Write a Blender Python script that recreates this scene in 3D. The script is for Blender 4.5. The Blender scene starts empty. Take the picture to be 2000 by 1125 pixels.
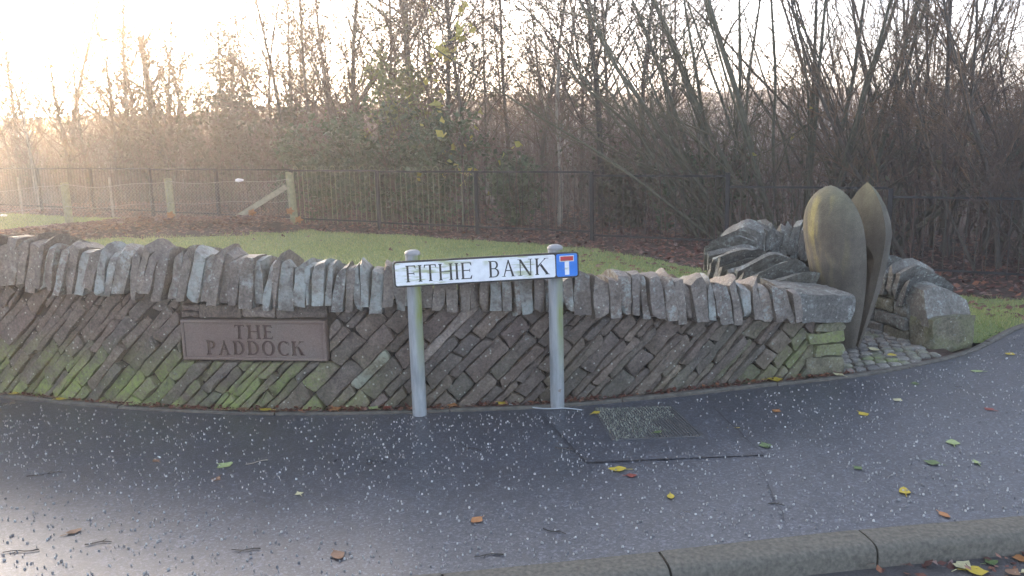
import bpy, bmesh, math, random
import numpy as np
from mathutils import Vector, Matrix, noise
from mathutils.geometry import delaunay_2d_cdt

sc = bpy.context.scene
COL = sc.collection
R = math.radians
rnd = random.Random(7)

# ------------------------------------------------------------------ camera
F_PX = 1640.0
PITCH = math.atan((562.5 - 265) / F_PX)
ROLL = R(1.4)
fw = Vector((0, math.cos(PITCH), -math.sin(PITCH)))
r0 = Vector((1, 0, 0)); u0 = r0.cross(fw)
rt = r0 * math.cos(ROLL) - u0 * math.sin(ROLL)
up = u0 * math.cos(ROLL) + r0 * math.sin(ROLL)
cam = bpy.data.cameras.new('camera')
camo = bpy.data.objects.new('camera', cam); COL.objects.link(camo)
camo.matrix_world = Matrix(((rt.x, up.x, -fw.x, 0), (rt.y, up.y, -fw.y, 0), (rt.z, up.z, -fw.z, 1.40), (0, 0, 0, 1)))
cam.sensor_width = 36.0; cam.lens = 36.0 * F_PX / 2000.0
cam.clip_start = 0.05; cam.clip_end = 2000.0
sc.camera = camo

# ------------------------------------------------------------------ sky, sun, exposure
HAZE = 0.0072
SUN_AZ, SUN_EL = -30.5, 4.2          # degrees from +Y towards +X, and above the horizon
wd = bpy.data.worlds.new('World'); sc.world = wd; wd.use_nodes = True
wn = wd.node_tree.nodes; wl = wd.node_tree.links
bgn = wn['Background']
sky = wn.new('ShaderNodeTexSky'); sky.sky_type = 'NISHITA'; sky.sun_disc = False
sky.sun_elevation = R(SUN_EL); sky.sun_rotation = R(SUN_AZ)
sky.altitude = 50; sky.air_density = 0.38; sky.dust_density = 1.6; sky.ozone_density = 0.6
hsv = wn.new('ShaderNodeHueSaturation'); hsv.inputs['Saturation'].default_value = 0.66     # thin high cloud takes the colour out of the sky
wl.new(sky.outputs['Color'], hsv.inputs['Color']); wl.new(hsv.outputs['Color'], bgn.inputs['Color']); bgn.inputs['Strength'].default_value = 0.15
sl = bpy.data.lights.new('sun', 'SUN'); sl.energy = 2.6; sl.angle = R(0.6); sl.color = (1.0, 0.54, 0.17)
slo = bpy.data.objects.new('sun', sl); COL.objects.link(slo)
sdir = Vector((math.sin(R(SUN_AZ)) * math.cos(R(SUN_EL)), math.cos(R(SUN_AZ)) * math.cos(R(SUN_EL)), math.sin(R(SUN_EL))))
slo.rotation_euler = sdir.to_track_quat('Z', 'Y').to_euler(); slo.location = (-30, 50, 12)
vs = sc.view_settings
vs.view_transform = 'Standard'; vs.look = 'None'; vs.gamma = 1.0; vs.use_curve_mapping = False
vs.exposure = 3.45
sc.render.engine = 'CYCLES'
sc.cycles.use_denoising = True
sc.cycles.max_bounces = 4; sc.cycles.diffuse_bounces = 2; sc.cycles.glossy_bounces = 2
sc.cycles.transmission_bounces = 2; sc.cycles.volume_bounces = 0; sc.cycles.transparent_max_bounces = 4
sc.cycles.sample_clamp_indirect = 6.0

# ------------------------------------------------------------------ helpers
def tag(o, label=None, cat=None, group=None, kind=None):
    if label: o['label'] = label
    if cat: o['category'] = cat
    if group: o['group'] = group
    if kind: o['kind'] = kind
    return o

def empty(name, loc=(0, 0, 0)):
    o = bpy.data.objects.new(name, None); COL.objects.link(o); o.location = loc
    o.empty_display_size = 0.1
    return o

def link(name, me, mat=None, parent=None):
    o = bpy.data.objects.new(name, me); COL.objects.link(o)
    if mat is not None and not me.materials: me.materials.append(mat)
    if parent is not None:
        o.parent = parent
        # all meshes are built in world coordinates: cancel the (unrotated) parents' offsets
        off = Vector((0, 0, 0)); p = parent
        while p is not None: off += p.location; p = p.parent
        o.location = -off
    return o

def setup_mesh(me, smooth=False, sharp=None):
    if smooth:
        me.polygons.foreach_set('use_smooth', np.ones(len(me.polygons), dtype=bool))
        if sharp: me.set_sharp_from_angle(angle=R(sharp))
    me.update()

def pymesh(name, V, Fc, mat=None, parent=None, smooth=False, sharp=None):
    me = bpy.data.meshes.new(name); me.from_pydata([tuple(map(float, v)) for v in V], [], [tuple(map(int, f)) for f in Fc])
    setup_mesh(me, smooth, sharp)
    return link(name, me, mat, parent)

def npmesh(name, V, Fa, mat=None, parent=None, smooth=False):
    """V (n,3), Fa (m,k) all faces with k corners"""
    V = np.asarray(V, np.float32); Fa = np.asarray(Fa, np.int32)
    me = bpy.data.meshes.new(name); n, k = Fa.shape
    me.vertices.add(len(V)); me.vertices.foreach_set('co', V.ravel())
    me.loops.add(n * k); me.loops.foreach_set('vertex_index', Fa.ravel())
    me.polygons.add(n); me.polygons.foreach_set('loop_start', np.arange(0, n * k, k, dtype=np.int32))
    me.update(calc_edges=True)
    setup_mesh(me, smooth)
    return link(name, me, mat, parent)

def bmobj(name, bm, mat=None, parent=None, smooth=False, sharp=None):
    bmesh.ops.recalc_face_normals(bm, faces=bm.faces[:])
    me = bpy.data.meshes.new(name); bm.to_mesh(me); bm.free()
    setup_mesh(me, smooth, sharp)
    return link(name, me, mat, parent)

def smoothstep(a, b, x):
    t = np.clip((np.asarray(x, float) - a) / (b - a), 0, 1); return t * t * (3 - 2 * t)

def interp_path(pts, step=0.02):
    """Catmull-Rom through pts -> dense (s, xy...) table"""
    P = np.array(pts, float); P = np.vstack([2 * P[0] - P[1], P, 2 * P[-1] - P[-2]])
    out = []
    for i in range(1, len(P) - 2):
        a, b, c, d = P[i - 1], P[i], P[i + 1], P[i + 2]
        n = max(2, int(np.linalg.norm((c - b)[:2]) / step))
        for t in np.linspace(0, 1, n, endpoint=False):
            out.append(0.5 * ((2 * b) + (c - a) * t + (2 * a - 5 * b + 4 * c - d) * t ** 2 + (3 * b - a - 3 * c + d) * t ** 3))
    out.append(P[-2]); out = np.array(out)
    s = np.concatenate([[0], np.cumsum(np.linalg.norm(np.diff(out[:, :2], axis=0), axis=1))])
    return s, out

class Path:
    def __init__(self, pts):
        self.s, self.p = interp_path(pts); self.L = self.s[-1]
    def at(self, s):
        return np.array([np.interp(s, self.s, self.p[:, k]) for k in range(self.p.shape[1])])
    def frame(self, s):
        a = self.at(max(0, s - 0.04)); b = self.at(min(self.L, s + 0.04))
        t = (b - a)[:2]; t /= np.linalg.norm(t)
        return self.at(s), t, np.array([t[1], -t[0]])       # point, tangent, outward normal (to the right of travel)
    def s_at_x(self, x): return float(np.interp(x, self.p[:, 0], self.s))

# ------------------------------------------------------------------ terrain height
MOUND = np.array([(-9.2, 12.4), (-7.2, 13.0), (-5.6, 13.35), (-3.9, 13.35)])
def seg_dist(x, y, A, B):
    ax, ay = A; bx, by = B; dx, dy = bx - ax, by - ay
    t = np.clip(((x - ax) * dx + (y - ay) * dy) / (dx * dx + dy * dy), 0, 1)
    return np.hypot(x - ax - t * dx, y - ay - t * dy)
def mound_dist(x, y):
    d = np.full(np.shape(x), 1e9)
    for i in range(len(MOUND) - 1): d = np.minimum(d, seg_dist(x, y, MOUND[i], MOUND[i + 1]))
    return d
FA, FD = np.array((-2.03, 13.0)), np.array((0.8575, -0.5145))       # railing line: a point and its direction
FN = np.array((FD[1] * -1, FD[0]))                                  # away from the camera
def fence_side(x, y): return (x - FA[0]) * FN[0] + (y - FA[1]) * FN[1]   # >0 beyond the railing
def vnoise(x, y, sc_=1.0, seed=0.0):
    x = np.asarray(x) * sc_ + seed * 13.7; y = np.asarray(y) * sc_ - seed * 7.3
    xi, yi = np.floor(x), np.floor(y); xf, yf = x - xi, y - yi
    def h(a, b): return np.modf(np.abs(np.sin(a * 127.1 + b * 311.7) * 43758.5453))[0]
    u, v = xf * xf * (3 - 2 * xf), yf * yf * (3 - 2 * yf)
    return (h(xi, yi) * (1 - u) + h(xi + 1, yi) * u) * (1 - v) + (h(xi, yi + 1) * (1 - u) + h(xi + 1, yi + 1) * u) * v
def ground(x, y):
    x = np.asarray(x, float); y = np.asarray(y, float)
    z = -0.27 * smoothstep(1.3, 4.6, x) * smoothstep(5.3, 8.0, y)
    z = z + 0.06 * smoothstep(-3.5, -7.0, x) * smoothstep(12, 15, y)
    md = mound_dist(x, y)
    z = z + (0.17 + 0.16 * vnoise(x, y, 1.6, 2)) * np.exp(-(md / 0.42) ** 2) * smoothstep(-9.5, -5.5, x)
    z = z + 0.03 * (vnoise(x, y, 0.6, 5) - 0.5) * smoothstep(5.2, 7, y)
    return z

# ------------------------------------------------------------------ materials
def mat(name, base=(0.5, 0.5, 0.5), rough=0.8, metal=0.0, spec=0.5):
    m = bpy.data.materials.new(name); m.use_nodes = True
    nt = m.node_tree; b = nt.nodes['Principled BSDF']
    b.inputs['Base Color'].default_value = (*base, 1); b.inputs['Roughness'].default_value = rough
    b.inputs['Metallic'].default_value = metal; b.inputs['Specular IOR Level'].default_value = spec
    return m, nt, b
class NT:
    def __init__(self, nt): self.nt = nt; self.n = nt.nodes; self.l = nt.links
    def geo(self): return self.n.new('ShaderNodeNewGeometry')
    def pos(self): return self.geo().outputs['Position']
    def obj_rand(self): return self.n.new('ShaderNodeObjectInfo').outputs['Random']
    def island(self): return self.geo().outputs['Random Per Island']
    def noise(self, scale, detail=4, vec=None, rough=0.55, w=None):
        t = self.n.new('ShaderNodeTexNoise'); t.inputs['Scale'].default_value = scale; t.inputs['Detail'].default_value = detail
        t.inputs['Roughness'].default_value = rough
        if w is not None:
            t.noise_dimensions = '4D'; self.l.new(w, t.inputs['W'])
        if vec is None: vec = self.pos()
        self.l.new(vec, t.inputs['Vector']); return t.outputs['Fac']
    def voronoi(self, scale, vec=None, out='Distance', rand=1.0):
        t = self.n.new('ShaderNodeTexVoronoi'); t.inputs['Scale'].default_value = scale; t.inputs['Randomness'].default_value = rand
        self.l.new(vec if vec is not None else self.pos(), t.inputs['Vector']); return t.outputs[out]
    def ramp(self, fac, stops):
        t = self.n.new('ShaderNodeValToRGB'); cr = t.color_ramp
        while len(cr.elements) < len(stops): cr.elements.new(0.5)
        for e, (p, c) in zip(cr.elements, stops):
            e.position = p; e.color = (*c, 1) if isinstance(c, tuple) else (c, c, c, 1)
        self.l.new(fac, t.inputs['Fac']); return t.outputs['Color']
    def mix(self, fac, a, b, mode='MIX'):
        t = self.n.new('ShaderNodeMix'); t.data_type = 'RGBA'; t.blend_type = mode
        for i, v in ((0, fac), (6, a), (7, b)):
            if hasattr(v, 'links') or isinstance(v, bpy.types.NodeSocket): self.l.new(v, t.inputs[i])
            elif isinstance(v, tuple): t.inputs[i].default_value = (*v, 1)
            else: t.inputs[i].default_value = v
        return t.outputs[2]
    def math(self, op, a, b=None, clamp=False):
        t = self.n.new('ShaderNodeMath'); t.operation = op; t.use_clamp = clamp
        for i, v in enumerate((a, b)):
            if v is None: continue
            if isinstance(v, bpy.types.NodeSocket): self.l.new(v, t.inputs[i])
            else: t.inputs[i].default_value = v
        return t.outputs[0]
    def sep(self, vec):
        t = self.n.new('ShaderNodeSeparateXYZ'); self.l.new(vec, t.inputs[0]); return t.outputs
    def maprange(self, v, a, b, c=0.0, d=1.0):
        t = self.n.new('ShaderNodeMapRange'); self.l.new(v, t.inputs[0])
        for i, q in enumerate((a, b, c, d)): t.inputs[i + 1].default_value = q
        return t.outputs[0]
    def bump(self, h, strength=0.5, dist=0.01, normal=None):
        t = self.n.new('ShaderNodeBump'); t.inputs['Strength'].default_value = strength; t.inputs['Distance'].default_value = dist
        self.l.new(h, t.inputs['Height'])
        if normal is not None: self.l.new(normal, t.inputs['Normal'])
        return t.outputs['Normal']
    def to(self, sock, inp): self.l.new(sock, inp)

def stone_mat(name, cols, lichen=0.5, moss=0.0, low_moss=False, rough=0.85, lichen_col=(0.37, 0.395, 0.375)):
    m, nt, b = mat(name, rough=rough, spec=0.35); N = NT(nt)
    rv = N.obj_rand(); w = N.math('MULTIPLY', rv, 40.0)
    base = N.ramp(rv, [(i / (len(cols) - 1), c) for i, c in enumerate(cols)])
    g1 = N.noise(14, 6, w=w, rough=0.65); g2 = N.noise(75, 5, w=w, rough=0.7)
    c = N.mix(0.75, base, N.ramp(g1, [(0.25, 0.4), (0.5, 0.95), (0.75, 1.55)]), 'MULTIPLY')
    c = N.mix(0.9, c, N.ramp(g2, [(0.32, 0.45), (0.5, 1.0), (0.68, 1.55)]), 'MULTIPLY')
    # pale lichen in blotches, different on each stone
    lm = N.noise(34, 7, w=w, rough=0.78)
    lp = N.ramp(N.noise(7.0, 4, w=w, rough=0.7), [(0.42, 0.0), (0.56, 1.0)])
    lf = N.math('MULTIPLY', N.ramp(lm, [(0.60 - 0.16 * lichen, 0.0), (0.66 - 0.14 * lichen, 1.0)]), lp)
    lf = N.math('MULTIPLY', lf, 0.75)
    c = N.mix(lf, c, N.mix(N.noise(60, 3), lichen_col, (lichen_col[0] * 0.55, lichen_col[1] * 0.62, lichen_col[2] * 0.6)))
    # small round lichen spots
    sp = N.voronoi(42, out='Distance'); spc = N.voronoi(42, out='Color')
    sf = N.math('MULTIPLY', N.math('LESS_THAN', sp, 0.23), N.math('GREATER_THAN', N.sep(spc)[0], 0.86))
    c = N.mix(N.math('MULTIPLY', sf, 0.65), c, (0.40, 0.41, 0.36))
    if moss > 0:
        p = N.sep(N.pos())
        mm = N.noise(4.2, 4); mf = N.ramp(mm, [(0.50 - 0.2 * moss, 0.0), (0.72 - 0.2 * moss, 1.0)])
        if low_moss:    # moss grows low on the wall, thick on the left stretch and again by the wall's end
            zl = N.maprange(p[2], 0.40, 0.10)
            xl = N.math('ADD', N.maprange(p[0], -0.6, -1.35), N.math('MULTIPLY', N.maprange(p[0], 1.0, 1.6), 0.5), clamp=True)
            xl = N.math('ADD', N.math('MULTIPLY', xl, 0.9), 0.10, clamp=True)
            mf = N.math('MULTIPLY', N.math('MULTIPLY', mf, zl), xl)
        mf = N.math('MULTIPLY', mf, N.ramp(N.math('FRACT', N.math('MULTIPLY', rv, 7.3)), [(0.15, 0.15), (0.7, 1.0)]))
        fine = N.noise(55, 4)
        mf = N.math('MULTIPLY', mf, N.ramp(fine, [(0.3, 0.25), (0.6, 1.0)]))
        c = N.mix(mf, c, N.mix(N.noise(30, 3), (0.16, 0.225, 0.06), (0.25, 0.28, 0.085)))
    N.to(c, b.inputs['Base Color'])
    h = N.math('ADD', N.math('MULTIPLY', g1, 1.0), N.math('MULTIPLY', g2, 0.35))
    N.to(N.bump(h, 0.8, 0.012), b.inputs['Normal'])
    return m

M = {}
M['coping'] = stone_mat('coping_stone', [(0.164, 0.129, 0.104), (0.139, 0.117, 0.100), (0.205, 0.164, 0.133), (0.123, 0.109, 0.096), (0.180, 0.156, 0.130)], lichen=0.75, moss=0.0)
M['coping_clean'] = stone_mat('coping_clean', [(0.150, 0.126, 0.105), (0.178, 0.150, 0.126), (0.130, 0.110, 0.096)], lichen=0.25, moss=0.0)
M['coping_lichen'] = stone_mat('coping_lichen', [(0.197, 0.179, 0.155), (0.164, 0.148, 0.130), (0.221, 0.195, 0.170)], lichen=1.3, moss=0.0)
M['face'] = stone_mat('face_stone', [(0.122, 0.094, 0.077), (0.104, 0.087, 0.076), (0.146, 0.114, 0.092), (0.088, 0.077, 0.070), (0.128, 0.100, 0.083), (0.112, 0.086, 0.076)], lichen=0.1, moss=1.2, low_moss=True)
M['face_pale'] = stone_mat('face_pale', [(0.238, 0.195, 0.167), (0.221, 0.183, 0.155)], lichen=0.1, moss=0.0)
M['face_lichen'] = stone_mat('face_lichen', [(0.180, 0.164, 0.126), (0.180, 0.164, 0.126)], lichen=1.2, moss=0.3, lichen_col=(0.34, 0.36, 0.29))
M['quoin'] = stone_mat('quoin_stone', [(0.156, 0.140, 0.096), (0.139, 0.125, 0.092)], lichen=0.3, moss=0.5)
M['niche'] = stone_mat('niche_stone', [(0.105, 0.100, 0.088), (0.135, 0.126, 0.104), (0.088, 0.086, 0.080), (0.15, 0.135, 0.112)], lichen=0.6, moss=0.0)
M['sett'] = stone_mat('sett_stone', [(0.180, 0.172, 0.155), (0.230, 0.215, 0.192), (0.148, 0.140, 0.130)], lichen=0.2, moss=0.05)
for k_ in ('coping', 'coping_clean', 'coping_lichen', 'niche'):
    b = M[k_].node_tree.nodes['Principled BSDF']; b.inputs['Roughness'].default_value = 0.6; b.inputs['Specular IOR Level'].default_value = 0.5
M['core'] = stone_mat('wall_core', [(0.03, 0.024, 0.02), (0.03, 0.024, 0.02)], lichen=0.0)

def simple(name, base, rough=0.8, var=0.25, scale=20, bump=0.3, bdist=0.004, metal=0.0, spec=0.4, cols=None, island=False):
    m, nt, b = mat(name, base, rough, metal, spec); N = NT(nt)
    g = N.noise(scale, 5)
    c = N.mix(1.0, base if cols is None else N.ramp(N.island() if island else N.obj_rand(), [(i / (len(cols) - 1), q) for i, q in enumerate(cols)]),
              N.ramp(g, [(0.25, 1 - var), (0.75, 1 + var)]), 'MULTIPLY')
    N.to(c, b.inputs['Base Color'])
    if bump: N.to(N.bump(g, bump, bdist), b.inputs['Normal'])
    return m

# plaque: reddish brown sandstone, slightly streaked
m, nt, b = mat('plaque_sandstone', rough=0.82, spec=0.3); N = NT(nt)
c = N.mix(1.0, N.ramp(N.noise(5, 4), [(0.3, (0.146, 0.104, 0.088)), (0.5, (0.17, 0.125, 0.106)), (0.7, (0.158, 0.128, 0.110))]), N.ramp(N.noise(160, 3), [(0.3, 0.8), (0.7, 1.2)]), 'MULTIPLY')
N.to(c, b.inputs['Base Color']); N.to(N.bump(N.noise(160, 3), 0.4, 0.002), b.inputs['Normal']); M['plaque'] = m
m, nt, b = mat('plaque_letter_dark', rough=0.9, spec=0.2); N = NT(nt)
N.to(N.ramp(N.noise(40, 3), [(0.3, (0.085, 0.055, 0.046)), (0.7, (0.115, 0.078, 0.064))]), b.inputs['Base Color']); M['letter_dark'] = m  # floors of the cut letters, a darker brown than the slab face

# asphalt, damp: worn black top with fine grain; damp areas are smoother
m, nt, b = mat('asphalt', rough=0.5, spec=0.5); N = NT(nt)
g = N.noise(260, 3); big = N.noise(1.3, 4); mid = N.noise(9, 4)
c = N.mix(1.0, N.ramp(big, [(0.3, (0.046, 0.050, 0.060)), (0.7, (0.066, 0.070, 0.082))]), N.ramp(g, [(0.3, 0.65), (0.7, 1.5)]), 'MULTIPLY')
c = N.mix(0.5, c, N.ramp(mid, [(0.3, 0.75), (0.7, 1.2)]), 'MULTIPLY')
ag = N.sep(N.voronoi(120, out='Color'))
c = N.mix(0.8, c, N.ramp(ag[0], [(0.0, 0.6), (0.6, 0.95), (0.85, 1.5), (1.0, 2.4)]), 'MULTIPLY')
N.to(c, b.inputs['Base Color'])
N.to(N.ramp(N.math('ADD', N.math('MULTIPLY', big, 0.7), N.math('MULTIPLY', mid, 0.3)), [(0.35, 0.27), (0.65, 0.42)]), b.inputs['Roughness'])
pp = N.sep(N.pos()); wet = N.math('MULTIPLY', N.maprange(N.math('ADD', pp[0], N.math('MULTIPLY', N.math('SUBTRACT', big, 0.5), 2.2)), 0.1, -1.9), N.maprange(pp[1], 4.2, 3.2))
N.to(N.math('MULTIPLY', wet, 0.5), b.inputs['Coat Weight']); b.inputs['Coat Roughness'].default_value = 0.28
h = N.math('ADD', g, N.math('MULTIPLY', N.voronoi(180), 0.8))
N.to(N.bump(h, 0.25, 0.002), b.inputs['Normal']); M['asphalt'] = m
m2 = m.copy(); m2.name = 'asphalt_patch'; M['asphalt_patch'] = m2
M['tar'] = simple('tar_joint', (0.04, 0.04, 0.045), 0.45, 0.3, 60)
M['road'] = simple('road_asphalt', (0.075, 0.07, 0.07), 0.7, 0.4, 120, 0.6, 0.005)
M['chip'] = simple('chipping', (0.5, 0.5, 0.5), 0.55, 0.15, 80, 0, cols=[(0.12, 0.12, 0.125), (0.19, 0.19, 0.19), (0.25, 0.25, 0.245), (0.32, 0.32, 0.31), (0.44, 0.44, 0.425)], island=True)
M['kerb'] = simple('kerb_concrete', (0.125, 0.115, 0.094), 0.9, 0.4, 70, 0.7, 0.004)
M['edging'] = simple('edging_concrete', (0.10, 0.092, 0.078), 0.9, 0.4, 30, 0.5, 0.004)
M['soil'] = simple('soil', (0.055, 0.036, 0.028), 0.95, 0.5, 25, 0.8, 0.02)
M['hill'] = simple('far_hill', (0.09, 0.065, 0.055), 0.95, 0.4, 0.08, 0)
m, nt, b = mat('lawn_turf', rough=0.9, spec=0.2); N = NT(nt)
c = N.ramp(N.noise(1.1, 5), [(0.3, (0.15, 0.20, 0.075)), (0.5, (0.20, 0.255, 0.10)), (0.7, (0.22, 0.25, 0.12))])
c = N.mix(0.6, c, N.ramp(N.noise(60, 4), [(0.3, 0.5), (0.7, 1.3)]), 'MULTIPLY')
N.to(c, b.inputs['Base Color']); N.to(N.bump(N.noise(60, 4), 1.0, 0.03), b.inputs['Normal']); M['turf'] = m

def leafmat(name, cols, rough=0.6, trans=0.35):
    m = bpy.data.materials.new(name); m.use_nodes = True; nt = m.node_tree; N = NT(nt)
    nt.nodes.remove(nt.nodes['Principled BSDF'])
    d = nt.nodes.new('ShaderNodeBsdfPrincipled'); d.inputs['Roughness'].default_value = rough; d.inputs['Specular IOR Level'].default_value = 0.35
    t = nt.nodes.new('ShaderNodeBsdfTranslucent'); mx = nt.nodes.new('ShaderNodeMixShader'); mx.inputs[0].default_value = trans
    c = N.ramp(N.island(), [(i / max(1, len(cols) - 1), q) for i, q in enumerate(cols)])
    c = N.mix(0.5, c, N.ramp(N.noise(70, 3), [(0.3, 0.65), (0.7, 1.25)]), 'MULTIPLY')
    N.to(c, d.inputs['Base Color']); N.to(c, t.inputs['Color'])
    N.to(d.outputs[0], mx.inputs[1]); N.to(t.outputs[0], mx.inputs[2])
    N.to(mx.outputs[0], nt.nodes['Material Output'].inputs['Surface'])
    return m
M['grass'] = leafmat('grass_blade', [(0.22, 0.275, 0.09), (0.28, 0.33, 0.12), (0.33, 0.365, 0.15), (0.37, 0.35, 0.17)], 0.6, 0.45)
M['litter'] = leafmat('leaf_litter', [(0.075, 0.030, 0.025), (0.11, 0.042, 0.032), (0.16, 0.062, 0.042), (0.085, 0.038, 0.032), (0.25, 0.105, 0.055), (0.22, 0.16, 0.15)], 0.55, 0.1)
M['leaf_green'] = leafmat('evergreen_leaf', [(0.035, 0.06, 0.026), (0.05, 0.085, 0.034), (0.065, 0.10, 0.045), (0.085, 0.115, 0.05)], 0.4, 0.25)
M['leaf_dull'] = leafmat('dull_leaf', [(0.06, 0.065, 0.035), (0.08, 0.085, 0.045), (0.10, 0.085, 0.05), (0.085, 0.06, 0.04)], 0.5, 0.3)
M['leaf_bright'] = leafmat('fresh_leaf', [(0.10, 0.15, 0.045), (0.14, 0.18, 0.055), (0.22, 0.22, 0.06)], 0.5, 0.4)
M['leaf_yellow'] = leafmat('yellow_leaf', [(0.36, 0.33, 0.06), (0.42, 0.36, 0.08), (0.30, 0.32, 0.08)], 0.5, 0.4)
M['leaf_brown'] = leafmat('brown_leaf', [(0.12, 0.07, 0.045), (0.16, 0.09, 0.05), (0.20, 0.11, 0.06)], 0.6, 0.3)
def fallen(name, c): return leafmat(name, [c, tuple(q * 0.8 for q in c)], 0.5, 0.1)
FL = {'yellow': fallen('fallen_yellow', (0.55, 0.42, 0.05)), 'orange': fallen('fallen_orange', (0.42, 0.19, 0.07)), 'cream': fallen('fallen_cream', (0.58, 0.54, 0.32)),
      'green': fallen('fallen_green', (0.13, 0.19, 0.07)), 'pale green': fallen('fallen_pale_green', (0.36, 0.44, 0.19)), 'brown': fallen('fallen_brown', (0.26, 0.15, 0.09)),
      'red': fallen('fallen_red', (0.28, 0.07, 0.05))}
M['bark'] = simple('bark', (0.075, 0.062, 0.048), 0.9, 0.4, 18, 0.8, 0.01)
M['bark_green'] = simple('bark_algae', (0.085, 0.083, 0.055), 0.9, 0.4, 14, 0.6, 0.01)
M['bark_dark'] = simple('bark_dark', (0.045, 0.040, 0.034), 0.9, 0.4, 18, 0.8, 0.01)
M['bark_pale'] = simple('bark_pale', (0.24, 0.21, 0.17), 0.85, 0.4, 12, 0.4, 0.006)
M['twig'] = simple('twig', (0.075, 0.050, 0.038), 0.8, 0.3, 8, 0, cols=[(0.055, 0.040, 0.030), (0.085, 0.055, 0.042), (0.11, 0.072, 0.052)], island=True)
M['twig_red'] = simple('twig_red', (0.10, 0.055, 0.042), 0.8, 0.3, 8, 0, cols=[(0.075, 0.042, 0.034), (0.115, 0.062, 0.048), (0.14, 0.09, 0.06)], island=True)
M['twig_green'] = simple('twig_green', (0.09, 0.085, 0.05), 0.8, 0.3, 8, 0, cols=[(0.06, 0.055, 0.034), (0.095, 0.085, 0.05), (0.12, 0.10, 0.06)], island=True)
M['twig_orange'] = simple('twig_orange', (0.15, 0.09, 0.05), 0.8, 0.3, 8, 0, cols=[(0.10, 0.062, 0.038), (0.16, 0.095, 0.055), (0.20, 0.13, 0.07)], island=True)
M['iron'] = simple('black_painted_iron', (0.018, 0.017, 0.018), 0.75, 0.4, 30, 0.2, 0.002)
M['iron_bar'] = simple('weathered_bar', (0.05, 0.05, 0.035), 0.6, 0.3, 20, 0.2, 0.002, cols=[(0.035, 0.030, 0.026), (0.05, 0.044, 0.034), (0.065, 0.06, 0.042)])
M['iron_algae_lit'] = simple('algae_lit_bar', (0.12, 0.13, 0.065), 0.7, 0.3, 20, 0.2, 0.002, cols=[(0.13, 0.135, 0.08), (0.19, 0.20, 0.11), (0.24, 0.25, 0.14)])  # algae green, with the light on these bars put into the paler colour
M['post_wood'] = simple('treated_timber', (0.24, 0.235, 0.13), 0.85, 0.35, 16, 0.6, 0.005)
M['brace_wood'] = simple('brace_timber', (0.26, 0.24, 0.17), 0.85, 0.3, 16, 0.6, 0.005)
M['wire'] = simple('galvanised_wire', (0.30, 0.28, 0.26), 0.5, 0.1, 10, 0, metal=0.3)
M['cable'] = simple('grey_cable', (0.33, 0.36, 0.37), 0.6, 0.1, 10, 0)
M['scrap'] = simple('white_plastic', (0.75, 0.75, 0.75), 0.5, 0.1, 10, 0)
# galvanised sign post with algae streaks on its right flank
m, nt, b = mat('sign_post_grey', rough=0.55, metal=0.0, spec=0.4); N = NT(nt)
g = N.noise(7, 5)
vm = N.n.new('ShaderNodeMapping'); vm.inputs['Scale'].default_value = (1, 1, 0.18); N.l.new(N.pos(), vm.inputs['Vector'])
st = N.noise(38, 4, vec=vm.outputs[0])
c = N.ramp(st, [(0.3, (0.20, 0.215, 0.22)), (0.6, (0.31, 0.325, 0.33)), (0.8, (0.37, 0.385, 0.39))])
nx = N.sep(N.geo().outputs['Normal'])
az = N.maprange(nx[0], -0.1, 0.45)
zz = N.maprange(N.sep(N.pos())[2], 0.12, 0.5)
af = N.math('MULTIPLY', N.math('MULTIPLY', az, zz), N.ramp(st, [(0.35, 0.35), (0.6, 1.0)]))
c = N.mix(N.math('MULTIPLY', af, 1.0), c, (0.19, 0.22, 0.07))
rs = N.math('MULTIPLY', N.math('GREATER_THAN', N.noise(24, 4), 0.68), N.maprange(N.sep(N.pos())[2], 0.35, 0.1))
c = N.mix(N.math('MULTIPLY', rs, 0.7), c, (0.17, 0.12, 0.09))
N.to(c, b.inputs['Base Color']); N.to(N.bump(st, 0.2, 0.002), b.inputs['Normal']); M['post'] = m
M['cap'] = simple('cap_plastic', (0.24, 0.245, 0.25), 0.5, 0.12, 30, 0)
def sign_paint(name, base, streak=(0.33, 0.36, 0.16), amt=0.8):
    m, nt, b = mat(name, base, 0.45, spec=0.4); N = NT(nt)
    vm = N.n.new('ShaderNodeMapping'); vm.inputs['Rotation'].default_value = (0, R(-32), 0); vm.inputs['Scale'].default_value = (4, 4, 26)
    N.l.new(N.pos(), vm.inputs['Vector'])
    s1 = N.ramp(N.noise(2.4, 5, vec=vm.outputs[0]), [(0.50, 0.0), (0.60, 1.0)])
    s2 = N.ramp(N.noise(6.5, 2), [(0.46, 0.0), (0.58, 1.0)])
    f = N.math('MULTIPLY', N.math('MULTIPLY', s1, s2), amt)
    d = N.ramp(N.noise(30, 4), [(0.3, 0.88), (0.6, 1.0)])
    c = N.mix(f, N.mix(1.0, base, d, 'MULTIPLY'), streak)
    N.to(c, b.inputs['Base Color']); return m
M['white'] = sign_paint('sign_white', (0.78, 0.79, 0.80))
M['black'] = sign_paint('sign_black', (0.018, 0.018, 0.020), amt=0.15)
M['blue'] = sign_paint('sign_blue', (0.03, 0.20, 0.66), amt=0.2)
M['red'] = sign_paint('sign_red', (0.58, 0.03, 0.045), streak=(0.2, 0.09, 0.06), amt=0.6)
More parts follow.
